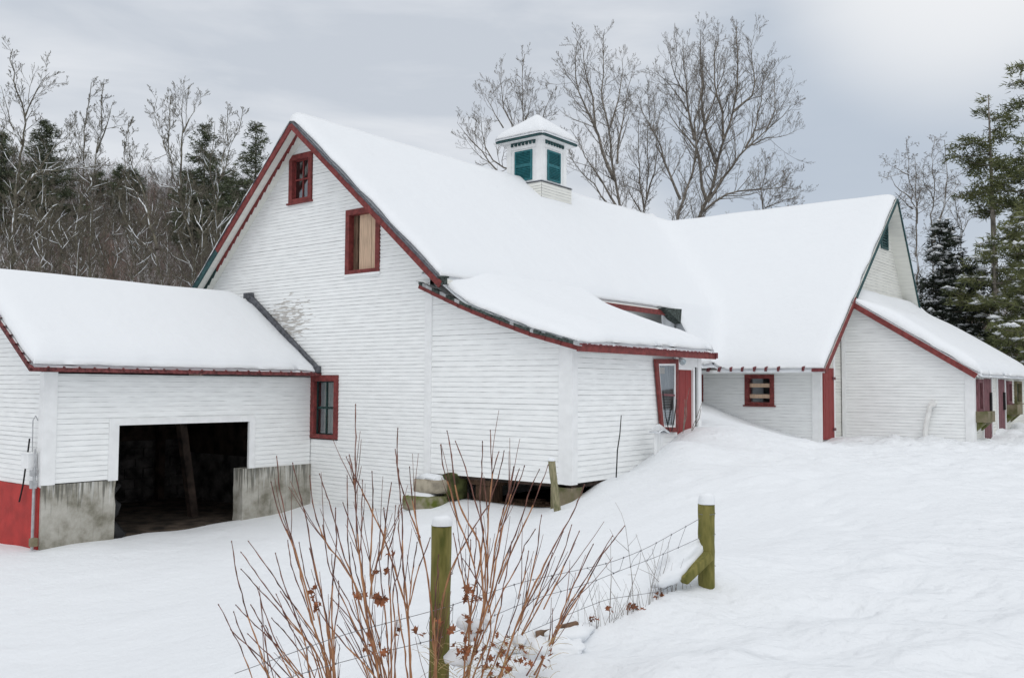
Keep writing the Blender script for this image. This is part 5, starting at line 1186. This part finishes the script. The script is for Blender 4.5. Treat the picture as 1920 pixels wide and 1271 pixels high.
# snow covered rail ends by the fence
def lump_mesh(c, s, seed, rot=0.0, n=22, amp=.2, shear=0.0):
    V = []; ca, sa = math.cos(rot), math.sin(rot)
    for i in range(n + 1):
        th = math.pi * i / n
        for j in range(n):
            ph = 2 * math.pi * j / n; p = np.array([math.sin(th) * math.cos(ph), math.sin(th) * math.sin(ph), math.cos(th)])
            q = 1 + amp * (vnoise(p[0] * 1.3 + 5, p[1] * 1.3 + p[2], 1.5, seed) * 2) + amp * .4 * vnoise(p[0] * 3, p[1] * 3 + p[2] * 2, 2, seed + 3); p = p * q * np.array(s)
            p[2] += shear * p[0]; V.append((c[0] + p[0] * ca - p[1] * sa, c[1] + p[0] * sa + p[1] * ca, c[2] + p[2]))
    return np.array(V), [(i * n + j, i * n + (j + 1) % n, (i + 1) * n + (j + 1) % n, (i + 1) * n + j) for i in range(n) for j in range(n)]
a_, b_ = at(1280, 1088, 7.25), at(1330, 1040, 7.42)
g = G(); g.beam(a_, b_, .08, .075); lg = tag(part('fallen_rail', g, M_POST, bevel=.012), 'short mossy broken rail leaning against the right hand post under a heap of snow', 'rail')
fdir = unit(P2 - P1); ang = math.atan2(fdir[1], fdir[0])
Vv, Fv = lump_mesh(at(1272, 1056, 7.38), (.30, .12, .115), 3, rot=ang, shear=.42, amp=.3); o = finish('snow_heap', Vv, Fv, M_RSNOW, smooth=True); tag(o, 'smooth heap of snow resting on the broken rail beside the right hand post', 'snow heap')
a_, b_ = at(1006, 1192, 6.5), at(1084, 1172, 6.62)
g = G(); g.beam(a_, b_, .05, .065); tag(part('fallen_rail', g, M_OLDW, bevel=.01), 'brown rail half buried in snow at the right foot of the shrub', 'rail')
for k, (px, py, d, sx, sz) in enumerate([(990, 1165, 6.6, .20, .10), (1060, 1160, 6.7, .18, .08), (1055, 1196, 6.45, .14, .06)]):
    c_ = at(px, py, d); c_[2] = float(ground_z(c_[0], c_[1])) + .015; Vv, Fv = lump_mesh(c_, (sx * 1.2, .17, sz), 20 + k, rot=ang, amp=.3); o = finish('snow_heap', Vv, Fv, M_RSNOW, smooth=True); tag(o, ['small snow heap left of the brown rail', 'low snow heap just above the brown rail', 'small snow heap under the brown rail'][k], 'snow heap')

# shrub: stems traced from the photograph's shrub, each at its own depth
zs_ = lambda L_: [(380 + a / 2.4875, 760 + b / 2.4875) for a, b in L_]
ST = [
 [(135,635),(160,800),(210,980),(260,1120),(310,1271)],[(75,930),(130,1040),(180,1130),(230,1271)],[(180,685),(260,800),(350,920),(430,1030),(520,1130),(560,1271)],[(215,635),(300,750),(380,870),(450,970),(500,1030),(560,1130),(600,1271)],
 [(345,240),(360,400),(400,580),(440,700),(470,850),(510,1000),(560,1150),(590,1271)],[(320,360),(350,500),(400,600),(440,700),(480,850),(520,1000)],[(420,270),(450,400),(490,550),(510,700),(560,900),(590,1100),(620,1271)],[(545,320),(590,450),(625,570),(650,680),(700,800),(740,950),(790,1100),(820,1271)],
 [(500,330),(515,480),(560,620),(620,700),(690,790),(740,900)],[(713,0),(712,200),(710,400),(720,560),(730,700),(750,850),(770,1000),(800,1130),(820,1271)],[(670,240),(710,330),(760,430),(800,520),(850,620),(890,750),(930,880),(955,950)],[(685,235),(710,350),(715,500)],
 [(790,310),(795,450),(790,600),(780,750),(790,900)],[(880,365),(855,520),(840,650),(800,760),(780,900)],[(655,455),(700,580),(730,700),(760,850)],[(910,110),(905,250),(920,400),(935,560),(930,700),(945,850),(960,1000),(965,1150),(970,1271)],
 [(898,205),(915,330),(950,450),(990,560),(1030,680),(1050,800),(1070,950),(1085,1271)],[(965,290),(975,430),(1000,560),(1030,700)],[(900,470),(895,600),(860,700),(870,850),(880,1000),(880,1271)],[(1110,185),(1120,300),(1165,420),(1180,520),(1240,640),(1270,760)],
 [(1140,120),(1165,250),(1180,400),(1220,520),(1290,620),(1300,750),(1310,900)],[(1180,170),(1220,270),(1260,400),(1300,540),(1320,700),(1320,850),(1300,1000),(1260,1150),(1240,1271)],[(1305,170),(1305,300),(1290,450),(1310,600),(1290,750),(1260,870),(1240,1050),(1240,1271)],
 [(1342,120),(1345,250),(1355,350),(1330,500),(1330,700),(1330,850),(1300,1000)],[(1405,215),(1380,330),(1340,450),(1270,560),(1200,680),(1150,780),(1110,950),(1090,1150)],[(1380,220),(1350,330),(1340,450)],[(1450,290),(1430,400),(1390,530),(1360,680),(1340,850)],
 [(1500,285),(1450,420),(1400,560),(1370,720),(1340,900),(1290,1050)],[(1475,300),(1430,440),(1390,560)],[(1570,300),(1520,400),(1500,500),(1450,620),(1400,740),(1350,900),(1310,1030),(1250,1200)],[(1610,280),(1560,420),(1500,560),(1430,700),(1380,830)],
 [(1780,370),(1730,500),(1670,600),(1600,730),(1540,850),(1490,960),(1440,1080),(1390,1271)],[(1755,590),(1710,700),(1640,850),(1590,950)],[(1680,590),(1620,720),(1560,850),(1500,950),(1440,1080)],[(1580,515),(1560,680),(1530,800),(1500,950),(1470,1050)],[(1630,690),(1580,850),(1540,960),(1480,1080)],
 [(1967,562),(1860,700),(1775,860),(1690,985),(1640,1080),(1595,1165)],[(1910,610),(1830,740),(1740,880),(1660,1010),(1600,1160)],[(1790,830),(1700,950),(1640,1090),(1600,1160)],[(1820,650),(1750,790),(1690,920),(1650,1060)],[(340,690),(370,800),(420,950),(480,1100),(500,1271)],
 [(255,850),(290,970),(340,1100),(400,1200),(450,1271)],[(155,930),(240,1020),(330,1100),(420,1200),(470,1271)],[(225,930),(290,1040),(360,1150),(420,1271)],[(500,670),(530,800),(570,950),(600,1100),(620,1271)],[(620,480),(625,650),(605,850),(600,1000),(610,1271)],
 [(450,640),(480,800),(530,950),(560,1080),(580,1271)],[(1250,630),(1240,780),(1230,900)],[(845,480),(855,600),(830,720)],[(600,900),(660,950),(720,1050),(760,1130),(800,1271)],[(1000,640),(975,800),(960,950)],[(1060,620),(1000,780),(965,930)],
 [(365,870),(420,960),(470,1060),(520,1160),(550,1271)],[(275,1030),(300,1150),(330,1271)],[(640,960),(690,1050),(740,1150),(780,1271)],[(1520,680),(1500,800),(1470,900)],[(1440,640),(1410,800),(1390,930),(1350,1100),(1300,1271)],[(1170,600),(1200,760),(1240,900),(1250,1050)],
 [(1100,700),(1090,850),(1080,1000),(1090,1271)],[(690,640),(720,800),(770,940),(820,1080),(850,1271)],[(830,560),(820,700),(840,880),(860,1050),(870,1271)],[(560,560),(580,720),(640,880),(700,1010),(770,1130),(830,1271)],[(1720,560),(1670,720),(1600,880),(1530,1000),(1450,1140)]]
shrub = thing('shrub', tuple(at(840, 1262, 5.9)), 'leafless shrub of long red brown stems fanning up in the foreground', 'shrub')
rs = np.random.default_rng(44); g = G(); tips = G(); nodes = []
def depth_for(pts): return 5.55 + .35 * rs.uniform(-1, 1)
def add_stem(pts, d, r0, extend=True):
    pts = pts[::-1]                                   # from the base up
    n = len(pts); P = [at(px, py, d + (.25 * rs.uniform(-1, 1)) * (k / n)) for k, (px, py) in enumerate(pts)]
    b = P[0]; gz = float(ground_z(b[0], b[1]))
    if extend and b[2] > gz: dd = unit(b - P[1]); t = min((b[2] - gz + .1) / max(.25, -dd[2] + 1e-3), 1.0); P.insert(0, b + dd * t)
    Q, Lg = resample(P, max(8, int(Lg_est(np.array(P)) / .06)))
    Q[1:-1] = (Q[:-2] + 2 * Q[1:-1] + Q[2:]) / 4; Q[1:-1] += rs.normal(0, .0018, (len(Q) - 2, 3))
    R = np.linspace(r0, .0024, len(Q)) ; R = R * (1 + .0 * R)
    for k in range(2, len(Q) - 1, 2): R[k] *= 1.28; R[k] += .0007
    c = int(len(Q) * .62); g.tube(Q[:c + 1], R[:c + 1], 6); tips.tube(Q[c:], R[c:], 5)
    tips.tube([Q[-1], Q[-1] + unit(Q[-1] - Q[-2]) * .012], [.0045, .001], 5)
    nodes.append((Q, R)); return Q
def flush(name, lbl=None, k=None):
    global g, tips
    b = len(g.v); n0 = len(g.f); g.add(tips.v, tips.f, 1) if tips.v else None
    o = part(name, g, [M_STEM, M_STEMT], shrub, smooth=True)
    if k: o['kind'] = k
    g = G(); tips = G()
for pts in ST:
    L_ = math.hypot(pts[0][0] - pts[-1][0], pts[0][1] - pts[-1][1]); add_stem(zs_(pts), depth_for(pts), .0026 + .0033 * min(1, L_ / 1000), extend=pts[-1][1] > 1100)
    flush('stem')
for k in range(44):          # thinner stems between the large ones
    pts = ST[rs.integers(len(ST))]
    if pts[-1][1] < 1200: continue
    ox = rs.normal(0, 38); c = rs.uniform(.45, .8); q = [(a + ox * (1 - .5 * i / len(pts)), 1271 - (1271 - b) * c) for i, (a, b) in enumerate(pts)]
    add_stem(zs_(q), depth_for(q), .0045); flush('stem')
for k in range(170):          # finer side shoots
    Q, R = nodes[rs.integers(len(ST))]; i = rs.integers(2, max(3, int(len(Q) * .6))); d = unit(Q[i + 1] - Q[i]); s_ = unit(np.cross(d, rs.normal(0, 1, 3))); d2 = unit(d + s_ * rs.uniform(.2, .5) + [0, 0, .1])
    L_ = rs.uniform(.12, .5); P = [Q[i]]
    for q in range(5): d2 = unit(d2 + [0, 0, .09] + rs.normal(0, .04, 3)); P.append(P[-1] + d2 * L_ / 5)
    tips.tube(P, np.linspace(.0028, .0014, 6), 5)
flush('side_shoots', k='stuff')
# curled dead leaves caught in the shrub
def leaf(g, c, s, rs):
    a = unit(rs.normal(0, 1, 3)); b = unit(np.cross(a, rs.normal(0, 1, 3))); n_ = np.cross(a, b)
    out_ = [(0, -1.0, 0), (.35, -.45, .2), (.75, -.5, .45), (.5, -.05, .15), (.95, .35, .5), (.4, .45, .2), (.05, 1.05, .3), (-.35, .4, .15), (-.9, .45, .55), (-.5, 0, .2), (-.7, -.55, .4), (-.3, -.4, .1)]
    V = [c + s * (a * x * rs.uniform(.8, 1.2) + b * y + n_ * z * 1.3 * rs.uniform(.5, 1.4)) for x, y, z in out_] + [c]
    g.add(V, [(12, k, (k + 1) % 12) for k in range(12)])
gl_ = G(); zs1 = lambda a, b: (380 + a / 2.4875, 760 + b / 2.4875)
for (a, b, n, sp) in [(885, 692, 2, 8), (505, 855, 2, 8), (505, 890, 2, 8), (545, 940, 4, 12), (820, 780, 4, 14), (860, 775, 3, 12), (780, 790, 1, 6), (735, 880, 4, 14), (700, 880, 2, 8), (825, 880, 4, 14), (820, 910, 3, 10), (1015, 610, 1, 6), (1240, 890, 7, 22), (1270, 900, 4, 16), (1230, 870, 3, 10), (1030, 1065, 3, 14), (760, 1065, 2, 10), (775, 1140, 3, 14), (835, 1140, 3, 12), (910, 1050, 2, 8), (1190, 1120, 5, 20), (1200, 1150, 4, 20), (1290, 1130, 9, 34), (1330, 1170, 12, 44), (1390, 1110, 5, 20), (1410, 1190, 9, 36), (1360, 1230, 8, 40), (1500, 1150, 4, 20), (1505, 1200, 3, 14), (1600, 1180, 5, 24), (1215, 1060, 4, 22), (1100, 1010, 3, 16), (1240, 1000, 3, 16), (1160, 1060, 3, 14)]:
    gl_ = G()
    for k in range(n):
        px, py = zs1(a + rs.normal(0, sp * 1.1), b + rs.normal(0, sp)); leaf(gl_, at(px, py, 5.5 + rs.uniform(-.25, .25)), rs.uniform(.016, .034), rs)
    part('dead_leaves', gl_, M_LEAF, shrub)
gg = G()
for k in range(120):
    px, py = zs1(rs.uniform(1050, 1640), rs.uniform(1100, 1290)); b = at(px, py, 5.5 + rs.uniform(-.3, .3)); d = unit(np.array([rs.normal(0, .6), rs.normal(0, .6), rs.uniform(.2, 1)])); P = [b]
    for q in range(4): d = unit(d + [0, 0, -.22] + rs.normal(0, .12, 3)); P.append(P[-1] + d * rs.uniform(.02, .05))
    gg.tube(P, [.0016, .0015, .0013, .001, .0008], 4)
tag(part('dry_grass', gg, M_GRASS), 'tangled dry grass at the foot of the shrub', kind='stuff')
# snow caught in the shrub
for k, (a, b, sx, sz) in enumerate([(915, 1020, .022, .035), (1220, 1010, .045, .05), (1250, 1065, .05, .04), (1200, 1180, .10, .05), (1280, 1030, .06, .05), (1560, 1130, .10, .06), (1330, 1000, .05, .035), (740, 875, .014, .01), (1480, 1100, .05, .035)]):
    px, py = zs1(a, b); Vv, Fv = lump_mesh(at(px, py, 5.75), (sx, sx * .8, sz), 50 + k, rot=k, n=14, amp=.3); o = finish('snow_clump', Vv, Fv, M_RSNOW, shrub, smooth=True)
# grey weeds along the fence
wd = lambda L_: [(980 + a / 3.25, 880 + b / 3.25) for a, b in L_]
WE = [([(675, 830), (665, 650), (645, 480), (620, 300), (565, 200)], [(640, 470), (700, 400)], [(650, 500), (560, 420), (530, 360)]), ([(530, 855), (540, 640), (535, 480), (545, 400)], [(540, 640), (600, 740)], [(538, 560), (500, 500)]),
      ([(770, 800), (800, 650), (830, 550), (860, 420)], [(800, 640), (740, 540), (690, 390)], [(810, 600), (790, 480)]), ([(840, 765), (850, 650), (880, 560), (890, 440)], [(845, 700), (790, 640), (700, 600)]), ([(450, 900), (410, 760), (395, 640)], [(420, 800), (460, 700)]),
      ([(640, 790), (690, 640), (715, 560), (720, 500)], [(690, 640), (640, 640)]), ([(910, 710), (905, 640), (900, 610)],), ([(975, 650), (965, 590)],), ([(935, 640), (938, 575)],), ([(700, 830), (705, 740), (680, 690)],)]
for k, stems in enumerate(WE):
    g = G(); d0 = at(*wd([stems[0][0]])[0], 6.0); best = 6.75 + .00366 * (wd([stems[0][0]])[0][0] - 1120)
    for si, L_ in enumerate(stems):
        P = [at(px, py, best + rs.uniform(-.04, .04) * q) for q, (px, py) in enumerate(wd(L_))]; 
        if si == 0: P.insert(0, P[0] - np.array([0, 0, .12]))
        Q, _ = resample(P, 9); g.tube(Q, np.linspace(.003 if si == 0 else .002, .0011, 9), 4)
    o = part('weed', g, M_WEED); tag(o, ['tallest forked grey weed in front of the wire', 'straight grey weed with one side twig left of the tallest weed', 'branching grey weed right of the tallest weed', 'curved grey weed nearest the snow heap', 'short grey weed closest to the shrub', 'slanting grey weed leaning across the tallest weed', 'tiny dry stalk left of the broken rail', 'tiny dry stalk right beside the broken rail', 'small stalk between the two tiny dry stalks', 'short bent stalk at the foot of the tallest weed'][k], 'weed', 'grey weeds along the wire fence')
for k, (px, py, n) in enumerate([(1180, 1138, 9), (1140, 1142, 5), (1112, 1158, 6), (1238, 1114, 4), (1195, 1140, 5)]):
    g = G(); 
    for q in range(n): leaf(g, at(px + rs.normal(0, 5), py + rs.normal(0, 3), 6.75 + .00366 * (px - 1120)), rs.uniform(.015, .03), rs)
    tag(part('leaf_litter', g, M_LEAF), 'dead leaves fallen at the foot of the wire fence', kind='stuff')
stick('stick', [at(987, 1266, 5.3), at(1000, 1245, 5.35), at(1017, 1211, 5.45)], [.005, .004, .003], M_STEMT, 'short broken twig poking out of the snow right of the shrub', 'twig')

M_FROST = mat('snow_dusted_twig', (0.72, 0.73, 0.74), .9, .2, 6, col2=(0.24, 0.21, 0.18), lo=.42, hi=.56)
brush('snowy_undergrowth', 520, 38, 100, 139, 165, 1.6, 5.0, [M_FROST], 'tangle of snow dusted twigs behind the garage', 9)
brush('snowy_undergrowth', 60, 40, 58, 95, 109, 1.6, 4.0, [M_FROST], 'tangle of snow dusted twigs among the low pines', 10)

gs = G(); rgw = np.random.default_rng(90)
for k in range(60):
    px = rgw.uniform(1075, 1300); py = 1160 - (px - 1110) * .30 + rgw.normal(0, 5); b = at(px, py, 6.75 + .00366 * (px - 1120)); b[2] = float(ground_z(b[0], b[1])) - .03
    d = unit(np.array([rgw.normal(0, .25), rgw.normal(0, .25), 1])); L_ = rgw.uniform(.10, .38); P = [b]
    for q in range(4): d = unit(d + rgw.normal(0, .10, 3)); P.append(P[-1] + d * L_ / 4)
    gs.tube(P, [.0016, .0014, .0012, .001, .0007], 4)
tag(part('weed_stalks', gs, M_WEED), 'thin grey weed stalks poking through the snow along the wire fence', kind='stuff')
